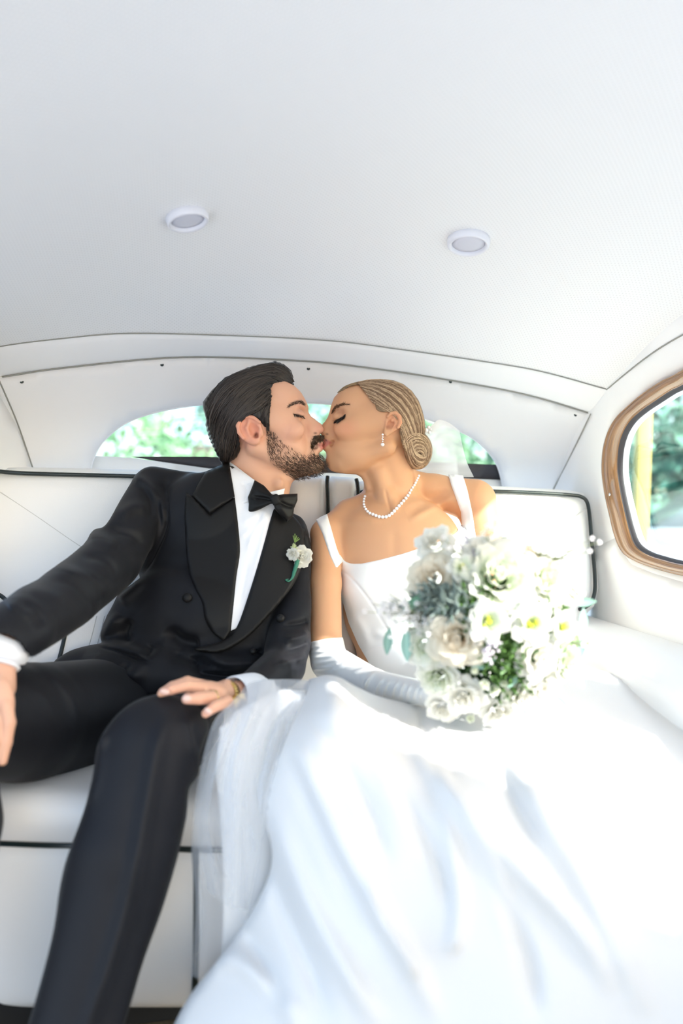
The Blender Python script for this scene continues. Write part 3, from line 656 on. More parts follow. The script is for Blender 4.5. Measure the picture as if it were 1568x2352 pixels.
# ear
ear = spl([(592, 968), (582, 959), (566, 955), (551, 961), (543, 977), (545, 994), (556, 1009), (572, 1019), (588, 1021), (597, 1013), (596, 1002), (602, 990), (600, 976)], 4, True)
for sd in (1, -1):
    gs.slab(ear, g(78 * sd), 7, 5, 5)
    rim = [(596, 970), (582, 959), (566, 956), (551, 963), (546, 978), (549, 994), (559, 1007)]
    gs.chain([(x, y, g((85 + 4 * (596 - x) / 50) * sd)) for x, y in rim], [4.0, 4.6, 5.0, 5.2, 5.0, 4.6, 4.2], 2.5)
    gs.ell((584, 1013, g(82 * sd)), (13, 9, 7), 5)
    gs.ell((583, 988, g(88 * sd)), (12, 18, 14), 4, rot=-24, op='sub').ell((566, 970, g(91 * sd)), (11, 7, 9), 3, rot=-35, op='sub')
    gs.chain([(572, 966, g(85 * sd)), (566, 983, g(86 * sd)), (572, 1000, g(85 * sd))], [3.2, 3.4, 3.0], 4).ell((598, 996, g(76 * sd)), (8, 10, 9), 5)
    gs.ell((588, 1000, g(80 * sd)), (5, 7, 10), 3, op='sub')
# neck and the frame under the clothes
gs.chain([(585, 1030, 1.535), (598, 1120, 1.535), (590, 1200, 1.53)], [64, 62, 66], 14).cap((640, 1085, G0), (620, 1150, G0), 30, 34, 16)
gs.ell((640, 1112, 1.490), (10, 12, 7), 14)
gs.chain([(590, 1180, 1.53), (460, 1150, 1.54), (360, 1160, 1.53), (262, 1300, 1.37), (30, 1460, 1.06)], [52, 44, 40, 36, 34], 14)
gs.chain([(590, 1180, 1.53), (670, 1250, 1.52), (668, 1430, 1.42), (640, 1530, 1.33), (565, 1590, 1.17)], [52, 40, 36, 34, 28], 14)
# left hand on the knee
gs.cap((572, 1588, 1.175), (500, 1594, 1.10), 27, 25, 8).ell((480, 1588, 1.085), (44, 23, 40), 8, rot=10)
gs.chain([(470, 1577, 1.105), (430, 1566, 1.095), (395, 1576, 1.085), (372, 1588, 1.08)], [15, 13, 11, 8.5], 3)
gs.chain([(472, 1582, 1.075), (428, 1575, 1.05), (394, 1584, 1.038), (369, 1593, 1.034)], [16, 13.5, 11.5, 8.5], 3)
gs.chain([(492, 1602, 1.055), (456, 1604, 1.025), (428, 1606, 1.012)], [16, 14.5, 11.5], 3)
gs.chain([(522, 1612, 1.055), (495, 1622, 1.025), (472, 1639, 1.012)], [15, 13, 10], 3)
gs.chain([(520, 1575, 1.12), (470, 1590, 1.13), (430, 1600, 1.12)], [15, 13, 10], 4)
# right hand hanging over the other knee
gs.chain([(20, 1478, 1.045), (4, 1520, 1.02), (2, 1580, 1.0)], [34, 31, 33], 8).ell((-4, 1615, 0.99), (38, 58, 22), 8)
gs.chain([(14, 1620, 0.985), (21, 1660, 0.98), (14, 1705, 0.978), (6, 1748, 0.976)], [17, 15, 14, 11], 4)
for k, dx in enumerate((-8, -30, -52)): gs.chain([(dx, 1650, 0.98), (dx - 2, 1700, 0.972), (dx - 4, 1745, 0.975)], [16, 15, 12], 3)
gl = [([(674, 951), (685, 953), (698, 957)], 2.2, -0.0016), ([(676, 944), (688, 943), (699, 949)], 2.5, -0.0010), ([(706, 992), (703, 1005), (708, 1018)], 5, -0.0012), ([(660, 990), (690, 1000)], 22, 0.0010)]
W, Q, UVD, N, face = gs.skin(gl, 2)
beard_poly = spl([(611, 975), (618, 984), (628, 990), (640, 1004), (655, 1018), (676, 1030), (692, 1040), (706, 1044), (712, 1034), (712, 1018), (716, 1004), (724, 999), (736, 1000), (748, 1000), (748, 1018), (738, 1017), (728, 1022), (722, 1034), (726, 1044), (734, 1040), (750, 1060), (748, 1078), (736, 1090), (704, 1098), (680, 1102), (655, 1088), (630, 1070), (618, 1052), (612, 1020)], 3, True)
b_mask = (beard_poly, (0.26, 0.15, 0.10), 0.42, 9)
GSK = (0.68, 0.39, 0.265)
stripe = lambda pts, wd: np.vstack([np.array(pts) + [0, -wd], (np.array(pts) + [0, wd])[::-1]])
col = blend(UVD[:, 0], UVD[:, 1], GSK, [b_mask, ((668, 995, 26, 1.0), (0.68, 0.33, 0.24), 0.35, 24), ((733, 984, 12, 1.0), (0.68, 0.31, 0.22), 0.45, 10), ((570, 985, 34, 0.8), (0.70, 0.28, 0.20), 0.55, 14),
      ((688, 947, 14, 1.5), (0.55, 0.29, 0.20), 0.35, 8), ([(729, 1021), (738, 1017), (748, 1019), (746, 1036), (736, 1031)], (0.55, 0.17, 0.15), 0.75, 2.5), (stripe([(673, 951), (685, 953), (698, 957)], 1.6), (0.10, 0.05, 0.035), 0.85, 1.6),
      (stripe([(663, 933), (677, 924), (690, 922), (702, 931)], 3.5), (0.16, 0.09, 0.06), 0.5, 3), ((724, 995, 3.5, 1.6), (0.12, 0.04, 0.03), 0.8, 3), ((588, 999, 4, 0.8), (0.2, 0.07, 0.05), 0.7, 4),
      ([(340, 1560), (440, 1575), (520, 1640), (460, 1660)], (0.70, 0.34, 0.26), 0.3, 20), ((383, 1588, 7, 1.2), (0.78, 0.50, 0.42), 0.6, 4), ((431, 1606, 7, 1.0), (0.78, 0.50, 0.42), 0.6, 4), ((478, 1638, 5, 1.0), (0.78, 0.50, 0.42), 0.6, 4)])
groom = mk('person', W, Q, M['skin'], col=col)
tag(groom, 'dark haired bearded man in black tuxedo and bow tie, kissing', 'person')
hg = gs.height()
# hair
def capsculpt(D):
    s = Sculpt([(450, 690, 815, 1085, D - 0.115, D + 0.115)], 2.0, 0.0020); return s
hs_ = capsculpt(G0)
hs_.ell((574, 945, G0), (112, 112, 93), 8).ell((628, 872, G0), (56, 46, 62), 14).ell((585, 880, G0), (80, 46, 72), 12).ell((522, 1020, G0), (40, 60, 66), 16).ell((600, 955, G0), (30, 40, 83), 8)
ghair = [(675, 886), (671, 872), (670, 860), (663, 847), (650, 836), (630, 829), (609, 837), (591, 838), (570, 844), (542, 856), (517, 867), (501, 885), (487, 895), (475, 910), (465, 924), (468, 946), (473, 959), (472, 975), (479, 1004), (491, 1030), (502, 1052), (510, 1067),
         (528, 1062), (545, 1049), (552, 1030), (549, 1006), (541, 985), (545, 967), (556, 955), (575, 954), (592, 962), (602, 974), (610, 984), (615, 978), (614, 952), (619, 934), (623, 914), (617, 898), (619, 884), (634, 876), (655, 879)]
hs_.clip(ghair, 5)
def hair_noise(V, N, face):
    n = 0.0005 * np.sin(V[:, 0] * 0.55 + V[:, 1] * 0.35 + 3 * np.sin(V[:, 1] * 0.05)) + 0.0004 * np.sin(V[:, 0] * 0.9 - V[:, 1] * 0.25 + V[:, 2] * 300)
    return N * n[:, None]
W, Q, UVD, N, face = hs_.skin((), 2, hair_noise)
gh = mk('hair', W, Q, M['hair'], groom, col=np.tile(np.array([0.012, 0.010, 0.009]), (len(W), 1)))
hh = hs_.height()
def make_strands(name, guides, n, hfun, mat_, parent, colf, r0=1.3, D=G0, k=10, wav=2.5, off=(0.5, 4.5), mirror=0.3, length=(0.45, 1.0), Dm=None, tight=0.0):
    gd = np.array([np.array([np.interp(np.linspace(0, 1, k), np.linspace(0, 1, len(spl(q_, 6))), spl(q_, 6)[:, c]) for c in (0, 1)]).T for q_ in guides])
    t = rng.uniform(0, len(gd) - 1.001, n); i = t.astype(int); f = (t - i)[:, None, None]
    L = gd[i] * (1 - f) + gd[i + 1] * f
    ln = rng.uniform(*length, n); st = rng.uniform(0, 1, n) * (1 - ln); s = st[:, None] + ln[:, None] * np.linspace(0, 1, k)[None]
    x = s * (k - 1); j = np.clip(x.astype(int), 0, k - 2); fr = (x - j)[..., None]; ii = np.arange(n)[:, None]
    L = L[ii, j] * (1 - fr) + L[ii, j + 1] * fr
    ph = rng.uniform(0, 6.28, n)[:, None]; cl = np.round(t * 9)[:, None]
    tv = np.gradient(L, axis=1); nv = np.stack([-tv[..., 1], tv[..., 0]], -1); nv /= np.linalg.norm(nv, axis=2)[..., None] + 1e-9
    L = L + nv * (wav * np.sin(s * 9 + cl * 1.7 + 0.5 * ph) + rng.normal(0, 1, (n, 1)) * wav * 0.4)[..., None]
    L[..., 0] += rng.normal(0, 0.6, (n, 1))
    d = hfun(L[..., 0], L[..., 1]); o = rng.uniform(*off, n)[:, None] * np.sin(np.pi * np.clip(np.linspace(0.12, 0.9, k), 0, 1))[None]
    d = d - o * D / F
    m = rng.random(n) < mirror
    d = np.where(m[:, None], 2 * (Dm or D) - d, d)
    pts = P(L[..., 0], L[..., 1], d); R = (r0 * rng.uniform(0.6, 1.3, n))[:, None] * np.clip(1.15 - np.linspace(0, 1, k) ** 3, 0.05, 1)[None] * D / F
    V, A, cc = strands(pts, R, colf(n, t)); o_ = mk(name, V, A, mat_, parent, col=cc); o_['kind'] = 'stuff'; return o_
gg = [[(670, 876), (662, 852), (640, 838), (605, 842), (560, 854), (518, 872), (488, 902), (472, 935)],
      [(668, 880), (655, 862), (630, 850), (600, 854), (555, 872), (515, 900), (488, 945), (480, 985)],
      [(650, 879), (630, 866), (600, 868), (565, 888), (530, 925), (502, 970), (492, 1015)],
      [(634, 877), (612, 876), (585, 892), (555, 922), (527, 962), (508, 1005), (506, 1045)],
      [(620, 886), (602, 902), (578, 926), (552, 955), (530, 992), (520, 1030), (516, 1062)],
      [(622, 912), (606, 930), (585, 944), (560, 953), (541, 982), (538, 1022), (530, 1058)]]
gcol = lambda n, t: np.array([0.022, 0.017, 0.014]) * rng.uniform(0.3, 2.6, n)[:, None]
make_strands('hair_strands', gg, 2600, hh, M['hair'], gh, gcol, 1.35, wav=3.0, off=(0.5, 6))
make_strands('hair_strands', [[(622, 912), (614, 930), (606, 945), (598, 960)], [(620, 930), (613, 950), (611, 968), (613, 990)], [(618, 945), (616, 960), (617, 975), (619, 995)]], 420, hh, M['hair'], gh, gcol, 0.8, wav=1.2, off=(0.5, 3), length=(0.4, 0.8))
make_strands('hair_locks', gg, 240, hh, M['hair'], gh, gcol, 3.4, wav=4.5, off=(1, 6), length=(0.3, 0.6), mirror=0.35)
# beard, moustache, brow, lashes: short strands rooted on the skin
def fuzz(name, poly, n, dirf, ln, r, hfun, colr, parent, D=G0, off=2.0, prob=None, mirror=0.0):
    poly = np.asarray(poly, float); lo, hi = poly.min(0), poly.max(0); q = rng.uniform(lo, hi, (n * 6, 2))
    q = q[sdpoly(q[:, 0], q[:, 1], poly) < 0]
    if prob is not None: q = q[rng.random(len(q)) < prob(q[:, 0], q[:, 1])]
    q = q[:n]; k = 6; dv = np.array([dirf(x, y) for x, y in q]); dv += rng.normal(0, 0.25, dv.shape); dv /= np.linalg.norm(dv, axis=1)[:, None]
    l_ = rng.uniform(*ln, len(q)); ts = np.linspace(0, 1, k); cv = rng.normal(0, 0.18, len(q))
    X = q[:, :1] + dv[:, :1] * l_[:, None] * ts - dv[:, 1:] * (cv * l_)[:, None] * ts ** 2; Y = q[:, 1:] + dv[:, 1:] * l_[:, None] * ts + dv[:, :1] * (cv * l_)[:, None] * ts ** 2
    d = hfun(X, Y) - (off * ts * rng.uniform(0.4, 1.2, len(q))[:, None]) * D / F
    m = rng.random(len(q)) < mirror; d = np.where(m[:, None], 2 * D - d, d)
    R = r * rng.uniform(0.7, 1.3, len(q))[:, None] * np.clip(1.1 - ts ** 2, 0.15, 1)[None] * D / F
    V, A, cc = strands(P(X, Y, d), R, np.array(colr) * rng.uniform(0.5, 1.6, len(q))[:, None]); o = mk(name, V, A, M['hair'], parent, col=cc); o['kind'] = 'stuff'; return o
def bprob(x, y): return np.clip(0.12 + 0.8 * sstep(y, 1035, 1075) * sstep(x, 625, 690) + 0.5 * sstep(x, 700, 735) * (y > 1040) + 0.35 * (1 - sstep(x, 612, 640)) * (1 - sstep(y, 1040, 1060)), 0, 1)
fuzz('beard', beard_poly, 3400, lambda x, y: (0.35 + 0.5 * (y > 1050), 0.9 - 0.5 * (y > 1060)), (4.5, 9), 0.32, hg, (0.075, 0.045, 0.030), groom, prob=bprob, off=1.8, mirror=0.15)
mous = [(724, 1000), (735, 998), (745, 999), (746, 1006), (742, 1010), (733, 1012), (726, 1018), (721, 1028), (717, 1029), (717, 1016), (720, 1006)]
fuzz('moustache', mous, 420, lambda x, y: (-0.45 - 0.3 * (x < 726), 0.9), (4, 8), 0.40, hg, (0.085, 0.052, 0.030), groom, off=2.6)
brow = spl([(661, 936), (668, 929), (677, 923), (688, 920), (698, 922), (703, 931), (698, 931), (690, 927), (680, 928), (670, 933)], 3, True)
fuzz('eyebrow', brow, 170, lambda x, y: (-0.9, 0.15 - 0.5 * (x > 690)), (4, 7), 0.32, hg, (0.07, 0.045, 0.033), groom, off=1.5)
ls = [(674, 951), (680, 953), (686, 954), (692, 956), (698, 958)]
fuzz('eyelashes', stripe(ls, 1.2), 70, lambda x, y: (0.5, 0.9), (4, 7), 0.45, hg, (0.02, 0.014, 0.012), groom, off=3.0)

# --- jacket
js = Sculpt([(-110, 760, 1050, 1640, 0.97, 1.64)], 3.0, 0.0032)
jout = spl([(530, 1062), (500, 1071), (464, 1085), (430, 1083), (390, 1076), (345, 1073), (318, 1085), (298, 1110), (278, 1146), (256, 1190), (236, 1213), (212, 1217), (195, 1232), (180, 1256), (132, 1299), (90, 1322), (40, 1354), (-20, 1386), (-100, 1430), (-100, 1560), (20, 1538), (62, 1520), (142, 1472), (205, 1425), (243, 1396), (264, 1372), (268, 1368), (262, 1385),
     (244, 1415), (238, 1428), (190, 1470), (150, 1500), (122, 1522), (128, 1545), (190, 1572), (250, 1598), (330, 1600), (390, 1590), (450, 1580), (530, 1590), (560, 1602), (600, 1600), (650, 1580), (712, 1566), (717, 1540), (715, 1450), (713, 1320), (710, 1225), (694, 1192), (674, 1180), (655, 1166), (630, 1164), (590, 1150), (556, 1110)], 3, True)
js.ell((520, 1275, 1.50), (205, 205, 112), 12).chain([(352, 1128, 1.53), (460, 1120, 1.55), (560, 1112, 1.555)], [56, 52, 46], 20).chain([(600, 1150, 1.55), (678, 1240, 1.52)], [52, 50], 20)
js.ell((480, 1450, 1.44), (240, 165, 118), 24).ell((390, 1545, 1.38), (290, 80, 105), 24)
js.chain([(350, 1130, 1.53), (252, 1292, 1.36), (150, 1375, 1.21), (40, 1452, 1.06), (-60, 1500, 0.99)], [60, 68, 74, 80, 82], 10)
js.chain([(682, 1250, 1.52), (675, 1420, 1.40), (652, 1530, 1.31), (575, 1590, 1.18)], [50, 52, 50, 44], 10)
js.clip(jout, 5)
# the sleeve is open where the wrist comes out
js.ell((-15, 1502, 1.02), (78, 77, 210), 3, op='sub').ell((-30, 1560, 1.02), (80, 100, 130), 3, op='sub')
jl = [([(300, 1090), (330, 1110), (370, 1150), (385, 1210)], 12, 0.006), ([(318, 1105), (345, 1150), (350, 1205)], 10, -0.006), ([(270, 1190), (310, 1165), (345, 1170)], 14, 0.005), ([(250, 1215), (300, 1230), (340, 1260)], 12, -0.006),
      ([(200, 1235), (235, 1240), (270, 1262)], 14, 0.008), ([(180, 1275), (225, 1280), (255, 1300), (270, 1330)], 11, -0.008), ([(120, 1312), (190, 1320), (235, 1345), (250, 1385)], 15, 0.009), ([(110, 1330), (170, 1345), (210, 1385), (215, 1420)], 10, -0.007),
      ([(60, 1350), (110, 1362), (150, 1385)], 15, 0.007), ([(40, 1385), (80, 1400), (105, 1440)], 14, -0.006), ([(20, 1400), (40, 1392), (90, 1420)], 14, 0.005),
      ([(378, 1100), (384, 1160), (380, 1210), (350, 1280), (322, 1330)], 5, -0.005), ([(330, 1330), (300, 1360), (276, 1385)], 14, 0.007), ([(322, 1310), (290, 1345), (262, 1372)], 9, -0.006),
      ([(275, 1405), (250, 1450), (215, 1490)], 14, 0.009), ([(300, 1420), (285, 1455), (300, 1480)], 10, -0.008), ([(215, 1482), (280, 1500), (345, 1525)], 4, -0.005), ([(235, 1470), (300, 1490), (350, 1512)], 9, 0.007),
      ([(350, 1480), (332, 1512)], 10, -0.008), ([(380, 1440), (410, 1470), (440, 1480), (460, 1478)], 16, -0.010), ([(370, 1480), (420, 1510), (455, 1520), (460, 1545)], 18, -0.012), ([(460, 1495), (520, 1522), (600, 1520), (660, 1480)], 12, 0.007), ([(440, 1500), (445, 1530), (470, 1550), (540, 1556), (590, 1535)], 10, -0.008),
      ([(590, 1490), (600, 1510), (580, 1530)], 8, -0.006), ([(640, 1440), (690, 1432), (712, 1425)], 8, -0.006), ([(650, 1470), (690, 1462), (712, 1450)], 9, 0.006), ([(640, 1500), (690, 1485), (712, 1475)], 8, -0.006), ([(620, 1530), (680, 1515), (712, 1505)], 9, 0.006),
      ([(190, 1500), (240, 1530), (300, 1545), (340, 1550)], 20, 0.008), ([(240, 1560), (280, 1545), (300, 1520)], 12, -0.006), ([(660, 1230), (690, 1215), (708, 1225)], 10, 0.005), ([(690, 1230), (700, 1260), (690, 1290)], 8, -0.004)]
jl = [(p_, s_, a_ * 1.6) for p_, s_, a_ in jl]
def jnoise(V, N, face): return N * (0.0016 * np.sin(V[:, 0] * 0.045 + 2 * np.sin(V[:, 1] * 0.021)) * np.sin(V[:, 1] * 0.038 + V[:, 0] * 0.013))[:, None]
W, Q, UVD, N, face = js.skin(jl, 3, jnoise)
jk = mk('jacket', W, Q, M['wool'], groom); tag(jk, 'black double breasted tuxedo jacket')
hj0 = js.height()
def hj(x, y): return hj0(x, y) - relief(np.asarray(x, float), np.asarray(y, float), jl)
# shirt front, collar, lapels
dsh = rbf([(526, 1060, 1.505), (560, 1085, 1.482), (585, 1104, 1.462), (541, 1160, 1.428), (600, 1140, 1.432), (640, 1140, 1.442), (652, 1122, 1.47), (660, 1180, 1.435), (552, 1266, 1.392), (538, 1380, 1.362), (531, 1446, 1.345), (612, 1235, 1.398), (566, 1378, 1.362), (590, 1304, 1.38)])
def hshirt(x, y): return np.minimum(hj(x, y), dsh(x, y) + 0.004) - 0.0015
shl = [([(612, 1165), (604, 1190), (580, 1225), (566, 1270)], 5, 0.004), ([(598, 1175), (592, 1205), (566, 1240)], 6, -0.003), ([(622, 1175), (612, 1200), (598, 1260), (575, 1340)], 5, 0.003), ([(555, 1200), (575, 1190), (595, 1180)], 7, 0.003), ([(552, 1235), (575, 1215)], 6, 0.003), ([(570, 1290), (560, 1340), (548, 1400)], 4, -0.002)]
drape('shirt', [(520, 1064), (534, 1130), (548, 1262), (540, 1323), (534, 1380), (522, 1452), (550, 1440), (572, 1378), (598, 1300), (618, 1235), (636, 1172), (650, 1140), (654, 1122), (620, 1130), (585, 1103), (552, 1082)], lambda x, y: hshirt(x, y) - relief(x, y, shl), 0.0015, 5, M['shirt'], groom, back=0.004)
hcol = rbf([(524, 1058, 1.507), (585, 1103, 1.452), (576, 1150, 1.428), (541, 1164, 1.424), (533, 1110, 1.468), (560, 1120, 1.446)])
cl_ = drape('shirt_collar', [(525, 1059), (540, 1069), (562, 1086), (586, 1104), (580, 1128), (573, 1152), (541, 1165), (536, 1120)], hcol, 0.0025, 5, M['shirt'], groom, pad=3, back=0.010)
drape('shirt_collar', [(626, 1134), (640, 1130), (651, 1123), (650, 1137), (636, 1146), (628, 1150)], rbf([(626, 1134, 1.432), (651, 1123, 1.46), (650, 1140, 1.448), (630, 1150, 1.425)]), 0.0025, 5, M['shirt'], groom, pad=3, back=0.008)
lapL = [(472, 1084), (452, 1118), (441, 1139), (427, 1131), (425, 1160), (424, 1196), (427, 1266), (434, 1314), (448, 1352), (465, 1381), (468, 1420), (484, 1452), (514, 1473), (530, 1450), (537, 1381), (543, 1323), (551, 1266), (547, 1210), (539, 1142), (482, 1181), (441, 1139)]
hl = lambda x, y: np.minimum(hj(x, y), hshirt(x, y) + 0.001)
drape('lapel', [(441, 1139)] + [tuple(p) for p in spl([(427, 1131), (424.5, 1160), (424, 1196), (427, 1266), (434, 1314), (448, 1352), (464, 1384), (470, 1420), (487, 1452), (514, 1474)], 4)] + [tuple(p) for p in spl([(530, 1450), (537, 1381), (543, 1323), (551, 1266), (546, 1200), (539, 1142)], 4)] + [(482, 1182)], lambda x, y: hl(x, y) - 0.001, 0.0022, 5, M['satin_black'], jk, pad=5, padh=0.0036, back=0.006)
drape('collar', [(526, 1062), (500, 1071), (472, 1083), (455, 1112), (441, 1138), (482, 1180), (539, 1141), (534, 1110)], lambda x, y: np.minimum(hl(x, y), rbf([(526, 1060, 1.512), (472, 1083, 1.50), (441, 1139, 1.452), (482, 1181, 1.42), (539, 1142, 1.425), (530, 1100, 1.475)])(x, y)) - 0.003, 0.0022, 5, M['satin_black'], jk, pad=5, padh=0.003, back=0.008)
lapR = [tuple(p) for p in spl([(632, 1166), (652, 1172), (668, 1180), (688, 1202), (697, 1230), (694, 1290), (684, 1324), (661, 1362), (614, 1418), (566, 1466), (515, 1496), (472, 1498), (444, 1491), (472, 1483), (515, 1470), (543, 1441), (566, 1380), (590, 1304), (609, 1238), (622, 1190)], 3, True)]
drape('lapel', lapR, lambda x, y: hl(x, y) - 0.002, 0.0024, 5, M['satin_black'], jk, pad=5, padh=0.004, back=0.006)
for x, y, r_ in [(430, 1373, 11), (644, 1421, 10), (581, 1497, 7)]:
    d = float(hl(np.array([x]), np.array([y]))[0]) - 0.001 - 0.0055 * (x == 644) * 0; V, Fs = lathe([(r_ * 1.4 / F * 1.0, 0), (r_ * 1.36 / F, 0.003), (r_ * 1.1 / F, 0.0048), (r_ * 0.3 / F, 0.0056)], 18)
    R = Matrix.Rotation(math.radians(78), 3, 'X'); mk('button', np.array([list(R @ Vector(v)) for v in V]) + P(x, y, d), Fs, M['satin_black'], jk)
# bow tie
bt = rbf([(570, 1176, 1.418), (584, 1103, 1.437), (569, 1141, 1.424), (600, 1140, 1.412), (630, 1146, 1.402), (683, 1134, 1.424), (659, 1198, 1.408), (675, 1168, 1.414), (650, 1165, 1.402)])
btl = [([(578, 1142), (600, 1144), (626, 1149)], 3.2, -0.006), ([(642, 1152), (656, 1160), (676, 1166)], 3.6, -0.006), ([(580, 1120), (605, 1134), (628, 1144)], 6, 0.003), ([(578, 1165), (605, 1158), (628, 1150)], 6, 0.003), ([(640, 1143), (662, 1142), (682, 1142)], 5, 0.003), ([(640, 1158), (655, 1178), (662, 1192)], 6, 0.003)]
bow = drape('bow_tie', [(584.5, 1102.5), (606, 1115), (616, 1126), (624, 1135), (632, 1138), (650, 1135), (683, 1133.5), (683, 1149), (675, 1168), (673, 1185), (659, 1199.5), (650, 1191), (640, 1180), (632, 1171), (627, 1157), (621, 1157.5), (597, 1170), (583, 1175), (570, 1176.5), (571, 1157), (569, 1142), (578, 1120)], lambda x, y: bt(x, y) - relief(x, y, btl), 0.004, 3, M['satin_black'], groom, pad=4, back=0.007)
V, Fs = rbox(0, 0, 0, 0.0155, 0.010, 0.0190, 0.004, 3); R = Matrix.Rotation(math.radians(-24), 3, 'Y'); mk('knot', np.array([list(R @ Vector(v)) for v in V]) + P(632.5, 1148, 1.397), Fs, M['satin_black'], bow)
# cuffs
def cuff(name, c1, c2, r1, r2, th, parent, m):
    a, b = P(*c1), P(*c2); q1, q2 = r1 * c1[2] / F, r2 * c2[2] / F; ax = (b - a) / np.linalg.norm(b - a); pr_ = [(0, q1 - th), (0, q1), (0.5, (q1 + q2) / 2 + 0.001), (0.96, q2), (1.0, q2 - th * 0.4), (1.0, q2 - th), (0.3, q2 - th)]
    n1 = np.cross(ax, [0.2, 0.3, 1]); n1 /= np.linalg.norm(n1); n2 = np.cross(ax, n1); t_ = np.linspace(0, 2 * np.pi, 37); rows = [a + (b - a) * s_ + r_ * (np.cos(t_)[:, None] * n1 + np.sin(t_)[:, None] * n2) for s_, r_ in pr_]
    V, Q = grid(np.array(rows)); return mk(name, V, Q, m, parent)
cuff('shirt_cuff', (600, 1584, 1.20), (536, 1594, 1.135), 40, 41, 0.002, groom, M['shirt'])
cuff('shirt_cuff', (24, 1456, 1.038), (0, 1502, 1.034), 63, 61, 0.003, groom, M['shirt'])
# watch, ring, bracelet
a, b = P(572, 1588, 1.175), P(500, 1594, 1.10); ax = (b - a) / np.linalg.norm(b - a); n1 = np.cross(ax, [0, 0, 1.0]); n1 /= np.linalg.norm(n1); n2 = np.cross(n1, ax); wc = P(521, 1592.5, 1.122); links = []
for k in range(26):
    t_ = 2 * np.pi * k / 26; rad = 27.5 * 1.12 / F; c = wc + rad * (np.cos(t_) * n1 + np.sin(t_) * n2); V, Fs = rbox(0, 0, 0, 0.0125, 0.0036, 0.0026, 0.0006, 1)
    Bm = np.stack([ax, -np.sin(t_) * n1 + np.cos(t_) * n2, np.cos(t_) * n1 + np.sin(t_) * n2]); links.append((V @ Bm + c, Fs))
watch = mk('wristwatch', *join(links), M['gold'], groom); watch['label'] = 'gold link wristwatch'
n_f = P(545, 1612, 1.10) ; V, Fs = rbox(0, 0, 0, 0.021, 0.006, 0.022, 0.002, 2); mk('watch_case', np.array([list(Matrix.Rotation(math.radians(-20), 3, 'Y') @ Vector(v)) for v in V]) + P(549, 1612, 1.108), Fs, M['gold'], watch)
ra, rb_ = P(492, 1602, 1.055), P(456, 1604, 1.025); ax = (rb_ - ra) / np.linalg.norm(rb_ - ra); n1 = np.cross(ax, [0, 0, 1.0]); n1 /= np.linalg.norm(n1); n2 = np.cross(n1, ax); t_ = np.linspace(0, 2 * np.pi, 7)[:-1]
rg = P(488, 1602.5, 1.052) + 17.2 * 1.05 / F * (np.cos(t_)[:, None] * n1 + np.sin(t_)[:, None] * n2); rg = dens(rg, 0.0035); mk('finger_ring', *tube(rg, 0.0013, 6, closed=True), M['gold'], groom)
ba, bb = P(4, 1520, 1.02), P(2, 1580, 1.0); ax = (bb - ba) / np.linalg.norm(bb - ba); n1 = np.cross(ax, [0, 1.0, 0]); n1 /= np.linalg.norm(n1); n2 = np.cross(n1, ax); t_ = np.linspace(0, 2 * np.pi, 30)[:-1]
br = P(3, 1528, 1.012) + 33.5 * 1.01 / F * (np.cos(t_)[:, None] * n1 + np.sin(t_)[:, None] * n2) + np.array([0, 0, -0.005]) * np.cos(t_)[:, None]; mk('bracelet', *tube(br, 0.0042, 8, closed=True, flat=0.6), M['shirt'], groom)
# nails on the three fingers that face the lens
for x, y, d, ln, wd, an in [(378, 1589, 1.0275, 12, 6.5, -14), (429, 1604.5, 1.0035, 11, 8.5, -4), (478, 1633, 1.0035, 10, 7, -38)]:
    V, Fs = ball(np.zeros(3), d / F, 2, (ln, 2.2, wd)); R = Matrix.Rotation(math.radians(-an), 3, 'Y'); mk('fingernail', np.array([list(R @ Vector(v)) for v in V]) + P(x, y, d), Fs, M['nail'], groom)
# trousers
ts_ = Sculpt([(20, 500, 1580, 2500, 0.86, 1.18), (-310, 560, 1480, 1840, 0.84, 1.42), (-330, 40, 1600, 2500, 0.80, 1.12)], 4.0, 0.0035)
tout = spl([(360, 1595), (408, 1598), (448, 1616), (476, 1642), (483, 1668), (470, 1700), (459, 1740), (456, 1782), (434, 1812), (428, 1880), (405, 1980), (372, 2090), (332, 2200), (302, 2300), (284, 2360), (240, 2500), (20, 2500), (65, 2352), (100, 2230), (124, 2130), (138, 2030), (155, 1965), (190, 1870), (212, 1790), (222, 1720), (236, 1684), (268, 1642), (310, 1610)], 3, True)
ts_.ell((362, 1702, 1.055), (124, 112, 112), 10).chain([(345, 1720, 1.045), (285, 1950, 1.0), (190, 2352, 0.95), (150, 2500, 0.93)], [122, 128, 122, 120], 16).cap((350, 1700, 1.06), (240, 1700, 1.0), 60, 20, 10)
ts_.clip(tout, 6)
ts_.chain([(430, 1650, 1.36), (390, 1690, 1.13)], [84, 98], 10).chain([(260, 1640, 1.36), (60, 1658, 1.15), (-150, 1655, 1.0)], [128, 132, 138], 12).chain([(-165, 1670, 0.99), (-140, 1900, 0.955), (-190, 2400, 0.93)], [136, 134, 120], 12)
tl = [([(392, 1598), (380, 1660), (362, 1720), (340, 1840), (318, 1960), (292, 2080), (250, 2220), (205, 2352), (160, 2480)], 20, 0.010), ([(425, 1640), (440, 1690), (446, 1740)], 12, 0.005), ([(440, 1660), (452, 1720)], 8, -0.004), ([(235, 1700), (228, 1780), (205, 1850)], 12, 0.004),
      ([(30, 1540), (90, 1552), (140, 1600), (175, 1680)], 12, -0.006), ([(60, 1570), (110, 1610), (140, 1680)], 12, 0.005), ([(95, 1535), (130, 1560), (165, 1600), (190, 1650)], 9, 0.005)]
W, Q, UVD, N, face = ts_.skin(tl, 3); tr = mk('trousers', W, Q, M['wool2'], groom); tag(tr, 'black pressed trousers')
